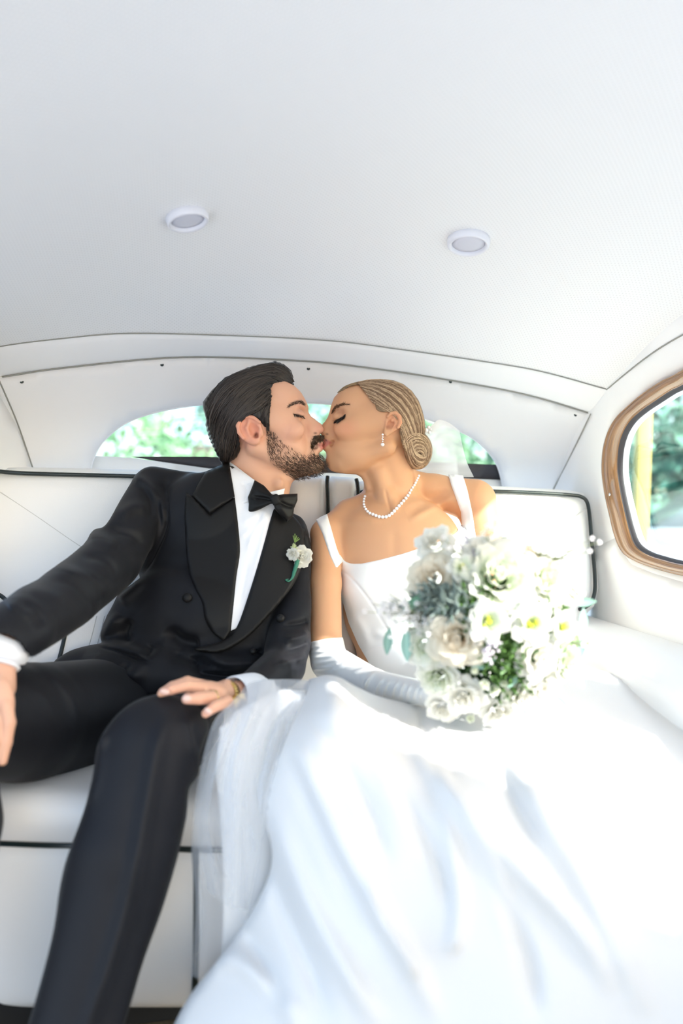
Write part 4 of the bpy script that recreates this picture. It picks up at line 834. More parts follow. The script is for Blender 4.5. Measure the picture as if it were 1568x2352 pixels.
# ------------------------------------------------------------------ the woman
B0 = 1.535
def b_(w): return B0 - w * B0 / F
def bride_trunk(s, gr=0.0):
    s.chain([(748, 1226, 1.52), (800, 1178, 1.55), (870, 1150, 1.56)], [34 + gr, 28 + gr, 34 + gr], 16)
    s.chain([(925, 1100, 1.58), (1000, 1128, 1.59), (1085, 1150, 1.58)], [26 + gr, 36 + gr, 50 + gr], 16)
    s.ell((905, 1265, 1.545), (158 + gr, 130 + gr, 108 + gr), 24).ell((915, 1390, 1.53), (128 + gr, 150 + gr, 104 + gr), 24)
    s.ell((852, 1345, 1.49), (66 + gr, 62 + gr, 64 + gr), 26).ell((985, 1325, 1.505), (66 + gr, 62 + gr, 64 + gr), 26)
    s.ell((950, 1520, 1.50), (130 + gr, 110 + gr, 100 + gr), 24)
def bride_arms(s, gr=0.0, k=10):
    s.chain([(750, 1228, 1.515), (747, 1340, 1.46), (746, 1470, 1.40)], [36 + gr, 36 + gr, 39 + gr], k)
    s.chain([(746, 1480, 1.395), (758, 1520, 1.35), (860, 1573, 1.235), (975, 1592, 1.13)], [38 + gr, 37 + gr, 31 + gr, 23 + gr], k)
    s.chain([(1092, 1152, 1.58), (1112, 1250, 1.54), (1120, 1390, 1.45)], [46 + gr, 41 + gr, 37 + gr], k)
    s.chain([(1120, 1390, 1.45), (1150, 1480, 1.30), (1085, 1560, 1.13)], [36 + gr, 30 + gr, 22 + gr], k)
bs_ = Sculpt([(690, 1190, 862, 1330, 1.40, 1.68), (700, 1190, 1320, 1620, 1.02, 1.66)], 2.0, 0.0020)
bprof = [(826, 878), (800, 885), (779, 900), (767, 913), (760, 931), (756, 947), (753, 957), (747, 967), (739, 976), (732, 985), (732, 993), (737, 999), (740, 1003), (738, 1008), (737, 1014), (741, 1019), (738, 1024), (740, 1032), (748, 1039), (749, 1046), (747, 1054), (748, 1063), (752, 1073), (759, 1081), (770, 1085), (796, 1089), (818, 1090), (828, 1096), (835, 1107), (840, 1130), (905, 1150), (945, 1075), (966, 1000), (956, 930), (900, 888)]
bs_.ell((882, 958, B0), (84, 84, 80), 8).ell((820, 930, B0), (56, 50, 64), 12).ell((832, 978, B0), (66, 60, 74), 12).ell((822, 1036, B0), (66, 52, 58), 14).ell((778, 1058, B0), (28, 26, 28), 12)
for sd in (1, -1):
    bs_.cap((888, 1025, b_(50 * sd)), (790, 1068, b_(18 * sd)), 22, 19, 14).ell((800, 986, b_(46 * sd)), (34, 24, 20), 14).cap((763, 938, b_(16 * sd)), (782, 932, b_(36 * sd)), 7, 7, 10)
bs_.slab(bprof, B0, 17, 12, 13)
bs_.cap((757, 952, B0), (744, 981, B0), 7, 10, 7).ell((742, 986, B0), (9, 9, 10), 5)
for sd in (1, -1):
    bs_.ell((756, 991, b_(11 * sd)), (10, 9, 8), 5).ell((772, 956, b_(40 * sd)), (15, 9, 12), 9, op='sub').ell((781, 955, b_(36 * sd)), (17, 13, 12), 4, rot=-18)
    bs_.ell((751, 997, b_(8 * sd)), (5, 3, 5), 2, rot=18, op='sub')
bs_.ell((750, 1013, B0), (10, 6, 15), 5).ell((750, 1027, B0), (9, 7.5, 14), 5).ell((764, 1019, b_(17)), (7, 7, 7), 6, op='sub')
bs_.clip(bprof[:30] + [(834, 1146), (800, 1166), (755, 1185), (735, 1200), (718, 1222), (711, 1260), (707, 1340), (705, 1480), (690, 1560), (690, 1700), (1250, 1700), (1160, 1350), (1152, 1250), (1143, 1190), (1130, 1145), (1105, 1106), (1075, 1097), (1030, 1093), (966, 1089), (985, 1050), (985, 860)], 3)
# ear
earb = spl([(885, 962), (893, 951), (905, 946), (916, 953), (921, 968), (918, 981), (908, 990), (896, 997), (888, 1003), (882, 1000), (881, 990), (884, 976)], 4, True)
for sd in (1, -1):
    bs_.slab(earb, b_(76 * sd), 6, 4, 4)
    bs_.chain([(x, y, b_((83 + (x - 885) / 12) * sd)) for x, y in [(890, 957), (898, 949), (908, 948), (917, 957), (919, 970), (914, 982)]], [3.4, 4.0, 4.4, 4.6, 4.6, 4.0], 2.5)
    bs_.ell((899, 972, b_(86 * sd)), (10, 15, 12), 3.5, rot=26, op='sub').ell((890, 980, b_(84 * sd)), (6, 7, 7), 3, op='sub')
    bs_.chain([(905, 958, b_(83 * sd)), (909, 970, b_(83 * sd)), (902, 984, b_(82 * sd))], [2.6, 2.8, 2.6], 4).ell((900, 966, b_(81 * sd)), (4, 5, 5), 3)
# neck, shoulders, arms
bs_.chain([(884, 1045, 1.55), (896, 1110, 1.565), (902, 1170, 1.575)], [56, 57, 62], 14)
bride_trunk(bs_); bride_arms(bs_)
bs_.chain([(868, 1085, 1.515), (885, 1140, 1.512), (905, 1185, 1.505)], [16, 14, 8], 18)
# hands under the gloves, closed round the stems
bs_.ell((1000, 1594, 1.105), (28, 24, 26), 8).ell((1070, 1572, 1.105), (28, 24, 26), 8)
bl = [([(884, 1120), (890, 1150), (901, 1185)], 4, -0.0022), ([(905, 1110), (908, 1150), (906, 1182)], 9, 0.0022), ([(935, 1196), (990, 1168), (1050, 1140)], 9, 0.0035), ([(930, 1180), (985, 1150), (1030, 1126)], 12, -0.004), ([(880, 1200), (820, 1196), (770, 1200)], 9, 0.0025),
      ([(768, 968), (778, 963), (793, 953)], 2.2, -0.0014), ([(764, 956), (774, 947), (792, 946)], 2.6, -0.0012), ([(765, 996), (770, 1008), (766, 1018)], 5, -0.0009), ([(905, 1215), (905, 1285)], 10, -0.0012), ([(834, 1075), (880, 1062), (912, 1030)], 9, -0.0010)]
W, Q, UVD, N, face = bs_.skin(bl, 2)
BSK = (0.63, 0.345, 0.19)
col = blend(UVD[:, 0], UVD[:, 1], BSK, [((792, 985, 24, 1.3), (0.66, 0.27, 0.16), 0.55, 24), ((790, 935, 18, 1.3), (0.70, 0.42, 0.26), 0.3, 20), ((784, 946, 11, 1.4), (0.36, 0.15, 0.085), 0.6, 8), ([(742, 1008), (750, 1009), (762, 1017), (752, 1024), (744, 1030), (738, 1020)], (0.50, 0.16, 0.14), 0.85, 2.5),
      ((905, 968, 22, 1.0), (0.68, 0.27, 0.16), 0.4, 12), ((890, 980, 4, 1.0), (0.28, 0.08, 0.05), 0.6, 4), (stripe([(770, 967), (779, 963), (792, 954)], 1.8), (0.05, 0.03, 0.025), 0.9, 1.6), (stripe([(761, 949), (766, 940), (777, 931), (790, 928)], 3.0), (0.22, 0.12, 0.06), 0.4, 3), ((751, 997, 3, 1.5), (0.14, 0.05, 0.03), 0.8, 2.5),
      ((905, 1300, 90, 1.0), (0.66, 0.38, 0.235), 0.4, 80), ((1110, 1190, 34, 0.6), (0.64, 0.29, 0.17), 0.35, 30)])
bride = mk('person', W, Q, M['skin'], col=col)
tag(bride, 'woman in white satin wedding dress and gloves, kissing', 'person')
hb = bs_.height()
hbf = lambda x, y: hb(x, y, 0)
# lashes and brow
fuzz('eyelashes', stripe([(769, 967), (775, 965), (784, 960), (793, 953)], 2.0), 260, lambda x, y: (-0.45, 0.9), (5, 9), 0.5, hbf, (0.006, 0.005, 0.005), bride, D=B0, off=4.5)
fuzz('eyebrow', spl([(760, 950), (763, 941), (771, 932), (784, 926.5), (802, 930), (786, 929.5), (775, 935), (767, 942), (763, 950)], 3, True), 240, lambda x, y: (0.7, -0.7 + 0.7 * (x > 772)), (4, 8), 0.32, hbf, (0.14, 0.075, 0.04), bride, D=B0, off=1.2)
# hair drawn back into a low bun
hs2 = Sculpt([(765, 1005, 860, 1092, B0 - 0.115, B0 + 0.115)], 2.0, 0.0020)
hs2.ell((884, 956, B0), (93, 87, 86), 8).ell((822, 926, B0), (54, 50, 68), 10).ell((905, 985, B0), (70, 70, 80), 14).ell((945, 1030, B0), (30, 40, 48), 14)
bhair = [(775, 903), (785, 893), (797, 884), (827, 875), (854, 871), (883, 871.5), (903, 873), (926, 882), (946, 898), (961, 919), (970, 942), (975, 965), (977, 985), (985, 1000), (975, 1040), (950, 1060), (937, 1058), (928, 1036), (921, 1014), (917, 992), (920, 972), (914, 956), (904, 947), (893, 947), (872, 946), (864, 941), (862, 933), (861, 924), (851, 912), (836, 897), (824, 883), (802, 888), (786, 899)]
hs2.clip(bhair, 3)
hs2.ell((958, 1035, 1.53), (35, 44, 38), 3)
bunl = [([(934, 1000), (950, 1006), (972, 1000)], 3.5, -0.004), ([(940, 1060), (946, 1036), (962, 1022), (984, 1022)], 3, -0.003), ([(950, 1070), (955, 1050), (970, 1042), (988, 1046)], 3, -0.003)]
W, Q, UVD, N, face = hs2.skin(bunl, 2)
streak = 0.5 + 0.5 * np.sin(UVD[:, 0] * 0.35 - UVD[:, 1] * 0.42)
bh = mk('hair', W, Q, M['hair'], bride, col=np.array([0.26, 0.17, 0.095]) * (0.75 + 0.5 * streak[:, None])); bh['label'] = 'smooth blonde hair pinned into a low bun'
hh2 = hs2.height()
def bcol(n, t):
    lane = np.sin(t * 11) + 0.8 * np.sin(t * 29 + 1) + rng.normal(0, 0.45, n); k = sstep(lane, -0.8, 1.2)[:, None]
    return (np.array([0.20, 0.115, 0.064]) * (1 - k) + np.array([0.64, 0.47, 0.30]) * k) * rng.uniform(0.8, 1.2, n)[:, None]
gb = [[(822, 878), (850, 872), (885, 873), (915, 879), (945, 900), (966, 938), (975, 978), (972, 1005)],
      [(822, 879), (855, 876), (900, 882), (935, 905), (958, 945), (966, 985), (962, 1008)],
      [(824, 882), (858, 887), (897, 906), (930, 938), (948, 975), (955, 1000), (954, 1014)],
      [(832, 893), (862, 906), (893, 930), (918, 957), (934, 985), (943, 1008), (946, 1018)],
      [(846, 909), (868, 924), (895, 942), (914, 962), (926, 990), (935, 1015), (940, 1028)],
      [(856, 924), (873, 935), (895, 945), (912, 960), (921, 985), (929, 1015), (937, 1040)]]
make_strands('hair_strands', gb, 3800, hh2, M['hair'], bh, bcol, 0.62, D=B0, wav=0.7, off=(0.3, 1.6), mirror=0.3, length=(0.6, 1.0))
make_strands('hair_strands', [[(775, 903), (790, 891), (810, 884), (824, 880)], [(778, 900), (795, 886), (812, 880), (826, 876)]], 160, hh2, M['hair'], bh, lambda n, t: np.array([0.36, 0.25, 0.13]) * rng.uniform(0.6, 1.2, n)[:, None], 0.6, D=B0, wav=0.5, off=(0.2, 1.0), mirror=0.5)
swirl = []
for r_, a0, a1, cx_, cy_ in [(38, 200, 395, 956, 1037), (32, 190, 400, 957, 1037), (25, 170, 420, 960, 1042), (17, 150, 440, 963, 1047), (9, 120, 460, 964, 1050)]:
    th = np.radians(np.linspace(a0, a1, 8)); swirl.append([(cx_ + 0.90 * r_ * math.cos(q), cy_ + 1.12 * r_ * math.sin(q)) for q in th])
make_strands('bun_strands', swirl, 1300, hh2, M['hair'], bh, bcol, 0.65, D=B0, wav=0.6, off=(0.3, 1.6), mirror=0.2, length=(0.5, 1.0))
make_strands('bun_strands', [[(926, 1010), (934, 1035), (942, 1058), (955, 1076), (972, 1072)], [(934, 1005), (940, 1030), (948, 1055), (962, 1070), (980, 1062)], [(945, 1008), (950, 1030), (962, 1045), (980, 1046), (990, 1030)]], 700, hh2, M['hair'], bh, bcol, 0.65, D=B0, wav=0.8, off=(0.3, 1.8), mirror=0.2)
for x, y, r_ in [(978, 988, 5.2), (984, 981, 4.0), (986, 993, 3.4), (974, 979, 3.2), (989, 986, 2.6)]: mk('hair_pearl', *ball(P(x, y, b_(10 + 8 * (x < 980))), r_ * B0 / F), M['pearl'], bh)
# earring, necklace
ed_ = float(hbf(np.array([884.0]), np.array([998.0]))[0])
er = thing('earring', None, None, (0, 0, 0)) if False else None
parts = [ball(P(878.5, 998, 1.462), 2.9 * 1.46 / F, 1), ball(P(878.7, 1004, 1.461), 2.0 * 1.46 / F, 1), ball(P(877.6, 1008, 1.461), 1.9 * 1.46 / F, 1), ball(P(879.3, 1010, 1.461), 1.9 * 1.46 / F, 1), ball(P(878.4, 1014, 1.461), 1.9 * 1.46 / F, 1)]
earring = mk('earring', *join(parts), M['stone'], bride); earring['label'] = 'crystal drop earring ending in a pearl'; mk('pearl', *ball(P(878.4, 1021, 1.461), 4.5 * 1.46 / F), M['pearl'], earring)
nk = spl([(838, 1140), (835.5, 1150), (836, 1161), (840, 1170), (848, 1178), (858, 1182), (868, 1186), (876, 1187.5), (884, 1187.5), (892, 1185), (899, 1180), (906, 1173), (915, 1163), (927, 1150), (938, 1136), (945, 1123), (952, 1113), (957, 1103), (960.5, 1096), (963, 1089)], 12)
sl = np.r_[0, np.cumsum(np.hypot(*np.diff(nk, axis=0).T))]; pos = []; q = 0.0
while q < sl[-1]:
    x, y = np.interp(q, sl, nk[:, 0]), np.interp(q, sl, nk[:, 1]); r_ = 3.9 - 1.2 * sstep(abs(x - 895), 30, 75); pos.append((x, y, r_)); q += r_ * 2.02
stone_me = None; first = None
chain_pts = np.array([P(x, y, float(hbf(np.array([min(x, 950)]), np.array([y]))[0]) - 0.0015) for x, y, r_ in pos])
neck = mk('necklace', *tube(chain_pts, 0.0008, 5), M['silver'], bride); neck['label'] = 'diamond necklace of graded round stones'
for (x, y, r_), c in zip(pos, chain_pts):
    rm = r_ * 1.48 / F
    if first is None:
        V, Fs = lathe([(0.55, 1.0), (1.0, 0.35), (1.06, 0.1), (0.9, -0.4), (0.3, -0.7)], 10); first = mk('stone', V, Fs, M['stone'], neck, smooth=False); o = first
    else: o = first.copy(); link(o, neck)
    o.location = Vector((c + np.array([0, -0.001, 0])).tolist()); o.scale = (rm, rm, rm * 0.8); o.rotation_euler = (math.radians(78), 0, 0.25 * math.sin(x))
# dress bodice: the same trunk a little larger, cut to the neckline, straps over the shoulders
ds = Sculpt([(700, 1190, 1070, 1640, 1.36, 1.66)], 2.5, 0.0025)
bride_trunk(ds, 3.2)
neckl = [(726, 1193), (738, 1186), (751, 1181)] + [tuple(p) for p in spl([(751, 1181), (760, 1212), (768, 1240), (777, 1268), (789, 1286), (806, 1294), (830, 1294.5)], 4)] + [(870, 1286), (920, 1273), (960, 1260), (1000, 1246), (1030, 1234)] + [tuple(p) for p in spl([(1030, 1234), (1048, 1222), (1060, 1202), (1058, 1176), (1047, 1145), (1036, 1115), (1030, 1088)], 4)] + [(1050, 1084), (1063, 1092), (1072, 1125), (1083, 1175), (1094, 1250), (1105, 1350), (1110, 1640), (860, 1640), (845, 1520), (822, 1480), (800, 1430), (782, 1365), (770, 1320), (756, 1275), (740, 1225)]
ds.clip(neckl, 2)
dl = [([(771, 1306), (800, 1322), (834, 1360), (862, 1400), (888, 1445), (900, 1480)], 3, -0.0016), ([(834, 1500), (870, 1485), (930, 1478)], 2.5, -0.0016), ([(800, 1400), (830, 1440), (850, 1490)], 12, 0.004), ([(860, 1320), (930, 1305), (980, 1290)], 16, 0.002), ([(850, 1450), (890, 1462), (930, 1460)], 10, 0.003)]
W, Q, UVD, N, face = ds.skin(dl, 2)
bod = mk('bodice', W, Q, M['satin'], bride); tag(bod, 'white satin square necked bodice with wide straps')
hs_strap = lambda x, y: np.minimum(hbf(x, y), ds.height()(x, y) + 0.003)
_dh = ds.height(); hs_strap = lambda x, y: np.minimum(hbf(x, y), np.where(np.isnan(_dh(x, y)), 9, _dh(x, y) + 0.001))
drape('strap', [(725, 1194), (738, 1186), (751.5, 1180)] + [tuple(p) for p in spl([(751, 1181), (760, 1212), (768, 1240), (777, 1268), (790, 1287)], 3)] + [(772, 1306), (757, 1275), (740, 1225)], hs_strap, 0.0022, 4, M['satin'], bod, pad=2, back=0.003)
drape('strap', [(1029, 1090), (1046, 1090), (1063, 1092), (1073, 1125), (1084, 1175), (1094, 1244), (1070, 1262), (1046, 1250), (1040, 1231), (1048, 1223), (1060, 1202), (1058, 1176), (1047, 1145), (1036, 1115)], hs_strap, 0.0022, 4, M['satin'], bod, pad=2, back=0.003)
# long gloves, ruched
gs2 = Sculpt([(690, 1180, 1440, 1660, 1.0, 1.50)], 2.0, 0.0022)
gs2.chain([(746, 1476, 1.398), (757, 1520, 1.35), (860, 1573, 1.235), (975, 1592, 1.13), (1000, 1594, 1.10)], [43, 42, 35, 27, 24], 10)
gs2.chain([(1130, 1450, 1.36), (1150, 1480, 1.30), (1085, 1560, 1.13)], [38, 34, 25], 10)
gs2.ell((1008, 1594, 1.10), (34, 27, 28), 8).ell((1070, 1572, 1.105), (32, 26, 28), 8)
for k in range(4):
    y0 = 1576 + k * 15; gs2.chain([(1012, y0, 1.075), (1036, y0 + 2, 1.05), (1056, y0 + 8, 1.06), (1066, y0 + 12, 1.085)], [11, 10.5, 9.5, 8], 3)
    gs2.chain([(1075, y0 - 12, 1.13), (1050, y0 - 6, 1.14), (1030, y0 - 2, 1.13)], [11, 10, 8.5], 3)
gs2.chain([(1005, 1578, 1.075), (1030, 1562, 1.05), (1050, 1556, 1.045)], [13, 11.5, 9], 4)
gs2.clip([(690, 1480), (708, 1476), (745, 1467), (788, 1463), (800, 1490), (1180, 1440), (1180, 1680), (690, 1680)], 2)
gll = [([(706, 1490), (740, 1484), (790, 1478)], 3.5, 0.0035), ([(706, 1500), (745, 1496), (792, 1489)], 3.5, 0.0035), ([(708, 1512), (750, 1508), (790, 1500)], 4, 0.0035), ([(711, 1524), (752, 1520), (788, 1510)], 4, 0.0035), ([(718, 1537), (755, 1532), (785, 1520)], 4, 0.003), ([(760, 1545), (800, 1515)], 7, 0.003),
       ([(836, 1590), (842, 1565), (862, 1545), (885, 1542)], 4, 0.0045), ([(862, 1600), (866, 1578), (880, 1556)], 4, 0.0045), ([(880, 1604), (884, 1580), (900, 1558)], 3.5, 0.0045), ([(900, 1606), (904, 1584), (916, 1562)], 3, 0.0045), ([(917, 1608), (921, 1585), (932, 1564)], 3, 0.0045), ([(933, 1608), (937, 1588), (946, 1568)], 3, 0.0045), ([(948, 1608), (952, 1590), (960, 1572)], 3, 0.0045), ([(962, 1608), (965, 1592), (970, 1576)], 3, 0.004)]
W, Q, UVD, N, face = gs2.skin(gll, 2); gv = mk('gloves', W, Q, M['glove'], bride); tag(gv, 'ruched ivory satin opera gloves')
# veil: two layers of tulle from the bun down behind the shoulder
M['veil'] = tulle('veil_tulle', (0.92, 0.93, 0.95), 0.40); M['tulle'] = tulle('skirt_tulle', (0.88, 0.91, 0.95), 0.15)
def sheet(name, rows, n, m_, parent, lines=(), wob=0.0, seed=0, k=8):
    """a cloth between several px/py/depth curves"""
    R_ = np.array([[np.interp(np.linspace(0, 1, n), np.linspace(0, 1, len(spl(r, 8))), spl(r, 8)[:, c]) for c in range(3)] for r in rows]).transpose(0, 2, 1)
    out = []
    t = np.linspace(0, 1, len(R_)); tt = np.linspace(0, 1, (len(R_) - 1) * k + 1)
    full = np.stack([np.array([spl(R_[:, j], k) for j in range(n)])[:, :, c] for c in range(3)], -1).transpose(1, 0, 2)
    r2 = np.random.default_rng(seed); a = np.linspace(0, 1, n)[None]; b = np.linspace(0, 1, full.shape[0])[:, None]
    for _ in range(6):
        full[..., 2] += wob * 0.4 * np.sin(a * r2.uniform(6, 22) + b * r2.uniform(-6, 6) + r2.uniform(0, 6))
    full[..., 2] -= relief(full[..., 0], full[..., 1], lines)
    V, Q = grid(P(full[..., 0], full[..., 1], full[..., 2])); return mk(name, V, Q, m_, parent)
vr = [[(955, 1082, 1.60), (950, 1060, 1.585), (972, 992, 1.555), (984, 984, 1.545)], [(985, 1092, 1.62), (985, 1060, 1.60), (988, 1010, 1.57), (996, 972, 1.55)], [(1020, 1094, 1.625), (1020, 1060, 1.61), (1014, 1005, 1.585), (1010, 964, 1.56)], [(1050, 1096, 1.63), (1048, 1062, 1.62), (1040, 1010, 1.60), (1034, 973, 1.58)], [(1088, 1096, 1.64), (1072, 1062, 1.63), (1062, 1025, 1.615), (1055, 990, 1.60)]]
v1 = sheet('veil', vr, 40, M['veil'], bride, (), 0.006, 3); v1['label'] = 'sheer white tulle veil falling from the bun'
v2 = sheet('veil_layer', [[(x - 3 + 1.5 * i, y + 2 - (i == 2) * 2, d + 0.02) for x, y, d in r] for i, r in enumerate(vr[:4])], 40, M['veil'], v1, (), 0.008, 11)
# the skirt
dsk = rbf([(700, 1560, 1.20), (745, 1550, 1.12), (790, 1560, 1.10), (860, 1590, 1.14), (960, 1620, 1.15), (1100, 1640, 1.13), (1250, 1600, 1.17), (1330, 1535, 1.30), (1450, 1560, 1.30), (1545, 1590, 1.27), (1640, 1620, 1.22), (680, 1640, 1.05), (760, 1620, 1.00), (900, 1700, 1.01), (1050, 1740, 0.99), (1250, 1720, 1.01), (1450, 1690, 1.09), (1640, 1720, 1.08),
           (620, 1800, 0.985), (760, 1780, 0.93), (900, 1830, 0.91), (1060, 1850, 0.90), (1250, 1830, 0.91), (1450, 1830, 0.95), (1650, 1850, 0.97), (605, 1950, 0.97), (760, 1980, 0.885), (950, 2000, 0.86), (1150, 2000, 0.85), (1400, 2020, 0.87), (1650, 2050, 0.90), (560, 2150, 0.95), (470, 2352, 0.91), (760, 2250, 0.85), (1000, 2250, 0.82), (1300, 2250, 0.81), (1650, 2250, 0.84), (380, 2480, 0.90), (900, 2480, 0.80), (1400, 2480, 0.78), (1700, 2480, 0.80)], 0.002)
skl = [([(690, 1600), (720, 1580), (760, 1590), (840, 1680), (900, 1800), (960, 1950)], 26, 0.010), ([(640, 1740), (670, 1720), (720, 1800), (780, 1930), (860, 2080), (950, 2240), (1010, 2352)], 24, 0.012), ([(625, 1850), (660, 1960), (720, 2100), (800, 2240), (880, 2380)], 26, 0.012), ([(616, 1960), (640, 2060), (700, 2200), (760, 2352)], 20, -0.010),
       ([(655, 1700), (690, 1800), (760, 1960), (830, 2100)], 16, -0.008), ([(700, 1640), (760, 1700), (850, 1860), (900, 2000)], 18, -0.007), ([(880, 1640), (960, 1720), (1060, 1860), (1130, 2000), (1190, 2180)], 22, 0.014), ([(960, 1620), (990, 1700), (1080, 1830)], 14, -0.010), ([(1000, 1700), (1080, 1850), (1180, 1980), (1330, 2140), (1420, 2300)], 26, 0.013), ([(860, 1720), (940, 1860), (1010, 1990), (1040, 2120)], 16, -0.008),
       ([(1010, 1820), (1040, 1960), (1050, 2130), (1030, 2200)], 18, 0.009), ([(1080, 1900), (1150, 2060), (1210, 2200), (1240, 2352)], 18, -0.010), ([(1180, 1700), (1240, 1850), (1330, 2000), (1420, 2180), (1500, 2352)], 30, 0.013), ([(1120, 1700), (1170, 1820), (1250, 1950)], 20, -0.009), ([(1300, 1640), (1400, 1780), (1480, 1960), (1540, 2200)], 30, 0.010), ([(1260, 1700), (1350, 1850), (1440, 2050)], 22, -0.009),
       ([(840, 1980), (870, 2100), (940, 2200), (960, 2250)], 16, 0.008), ([(480, 2230), (520, 2200), (640, 2280), (700, 2400)], 26, 0.010), ([(540, 2120), (600, 2200), (660, 2320)], 20, -0.010), ([(1330, 1540), (1440, 1570), (1545, 1592)], 12, 0.006), ([(700, 1562), (745, 1553), (790, 1562), (860, 1595), (950, 1640), (990, 1690)], 12, 0.008), ([(980, 1630), (960, 1650), (985, 1720), (1010, 1800)], 10, -0.010)]
skp = spl([(704, 1566), (724, 1556), (748, 1551), (778, 1555), (812, 1574), (860, 1596), (920, 1612), (985, 1616), (1100, 1560), (1240, 1530), (1330, 1526), (1380, 1540), (1460, 1562), (1538, 1584), (1548, 1620), (1570, 1650), (1640, 1690), (1760, 1800), (1800, 2100), (1800, 2500), (1200, 2520), (330, 2520), (392, 2370), (440, 2280), (520, 2180), (580, 2090), (618, 2010), (624, 1950), (610, 1890), (606, 1850), (615, 1800), (632, 1745), (650, 1710), (655, 1670), (670, 1620)], 4, True)
sk = drape('skirt', skp, lambda x, y: dsk(x, y) - 1.35 * relief(x, y, skl), 0.004, 14, M['skirt'], bride, pad=16, padh=0.012, back=0.006); tag(sk, 'full white satin skirt spilling over the seat')
drape('underskirt', [(590, 1606), (650, 1585), (700, 1585), (700, 2120), (580, 2210), (505, 2250), (512, 2120), (512, 1990), (506, 1880), (494, 1770), (505, 1672), (540, 1634)], rbf([(600, 1590, 1.085), (530, 1670, 1.045), (500, 1800, 1.02), (505, 1950, 1.005), (700, 1585, 1.10), (555, 1760, 1.02), (640, 1760, 1.03), (545, 1900, 1.005), (640, 1950, 1.0), (525, 2120, 0.985), (620, 2150, 0.985), (505, 2250, 0.975)]), 0.003, 12, M['skirt'], bride, back=0.003)
# tulle overlay gathered at its left edge, over the man's wrist
for i, (rows, wob, seed) in enumerate([
    ([[(545, 1600, 1.085), (575, 1568, 1.10), (640, 1560, 1.12), (705, 1562, 1.15), (760, 1578, 1.16)], [(490, 1660, 1.0), (540, 1640, 1.0), (610, 1640, 1.0), (670, 1640, 1.03), (740, 1660, 1.06)], [(458, 1780, 0.99), (510, 1780, 0.975), (570, 1790, 0.965), (630, 1800, 0.975), (700, 1800, 1.01)], [(440, 1930, 0.985), (500, 1950, 0.965), (560, 1960, 0.955), (610, 1960, 0.965), (690, 1960, 0.99)], [(448, 2080, 0.965), (500, 2110, 0.955), (545, 2110, 0.955), (590, 2100, 0.965), (680, 2100, 0.98)], [(440, 2240, 0.96), (480, 2260, 0.965), (520, 2250, 0.97), (580, 2240, 0.98), (640, 2240, 0.99)]], 0.005, 5),
    ([[(560, 1590, 1.09), (600, 1562, 1.11), (660, 1562, 1.13), (720, 1568, 1.16)], [(505, 1665, 1.01), (560, 1650, 1.01), (640, 1650, 1.02), (700, 1660, 1.06)], [(470, 1790, 1.0), (530, 1800, 0.985), (600, 1800, 0.975), (670, 1800, 1.0)], [(450, 1900, 0.99), (520, 1930, 0.975), (580, 1930, 0.965), (650, 1940, 0.99)], [(470, 2040, 0.975), (520, 2080, 0.965), (570, 2090, 0.965), (640, 2090, 0.985)]], 0.008, 9)]):
    tlx = [([(560, 1600), (530, 1680), (500, 1760), (480, 1860)], 6, 0.006), ([(600, 1580), (570, 1660), (540, 1740), (530, 1840)], 5, 0.007), ([(640, 1600), (600, 1640), (570, 1720)], 5, 0.006), ([(650, 1570), (680, 1640), (620, 1700)], 5, 0.006), ([(700, 1570), (640, 1640), (590, 1760)], 5, -0.006), ([(500, 1800), (560, 1860), (600, 1960)], 6, 0.006), ([(480, 1900), (500, 2000), (540, 2080)], 6, 0.006), ([(620, 1720), (590, 1800), (600, 1900)], 6, -0.006)]
    o = sheet('tulle_overlay', rows, 70, M['tulle'], bride, tlx, wob, seed)
    if i == 0: o['label'] = 'sheer tulle overlay gathered beside the skirt'
# ------------------------------------------------------------------ flowers
def petal_mat(name):
    m = bpy.data.materials.new(name); m.use_nodes = True; N = m.node_tree.nodes; L = m.node_tree.links; N.clear()
    o = N.new('ShaderNodeOutputMaterial'); a = N.new('ShaderNodeAttribute'); a.attribute_name = 'Col'; d = N.new('ShaderNodeBsdfDiffuse'); t = N.new('ShaderNodeBsdfTranslucent'); x = N.new('ShaderNodeMixShader'); x.inputs[0].default_value = 0.34
    L.new(a.outputs[0], d.inputs[0]); L.new(a.outputs[0], t.inputs[0]); L.new(d.outputs[0], x.inputs[1]); L.new(t.outputs[0], x.inputs[2]); L.new(x.outputs[0], o.inputs[0]); return m
M['petal'] = petal_mat('flower_petal'); M['leaf'] = mat('grey_green_leaf', (0.16, 0.30, 0.20), 0.5, attr=True, spec=0.3); M['stem'] = mat('green_stem', (0.03, 0.17, 0.11), 0.6); M['berry'] = mat('pale_berry', (0.62, 0.58, 0.64), 0.4, attr=True)
WHITE, CREAM, GREENISH, PEACH = np.array([0.76, 0.76, 0.715]), np.array([0.77, 0.74, 0.63]), np.array([0.66, 0.78, 0.50]), np.array([0.84, 0.66, 0.46])
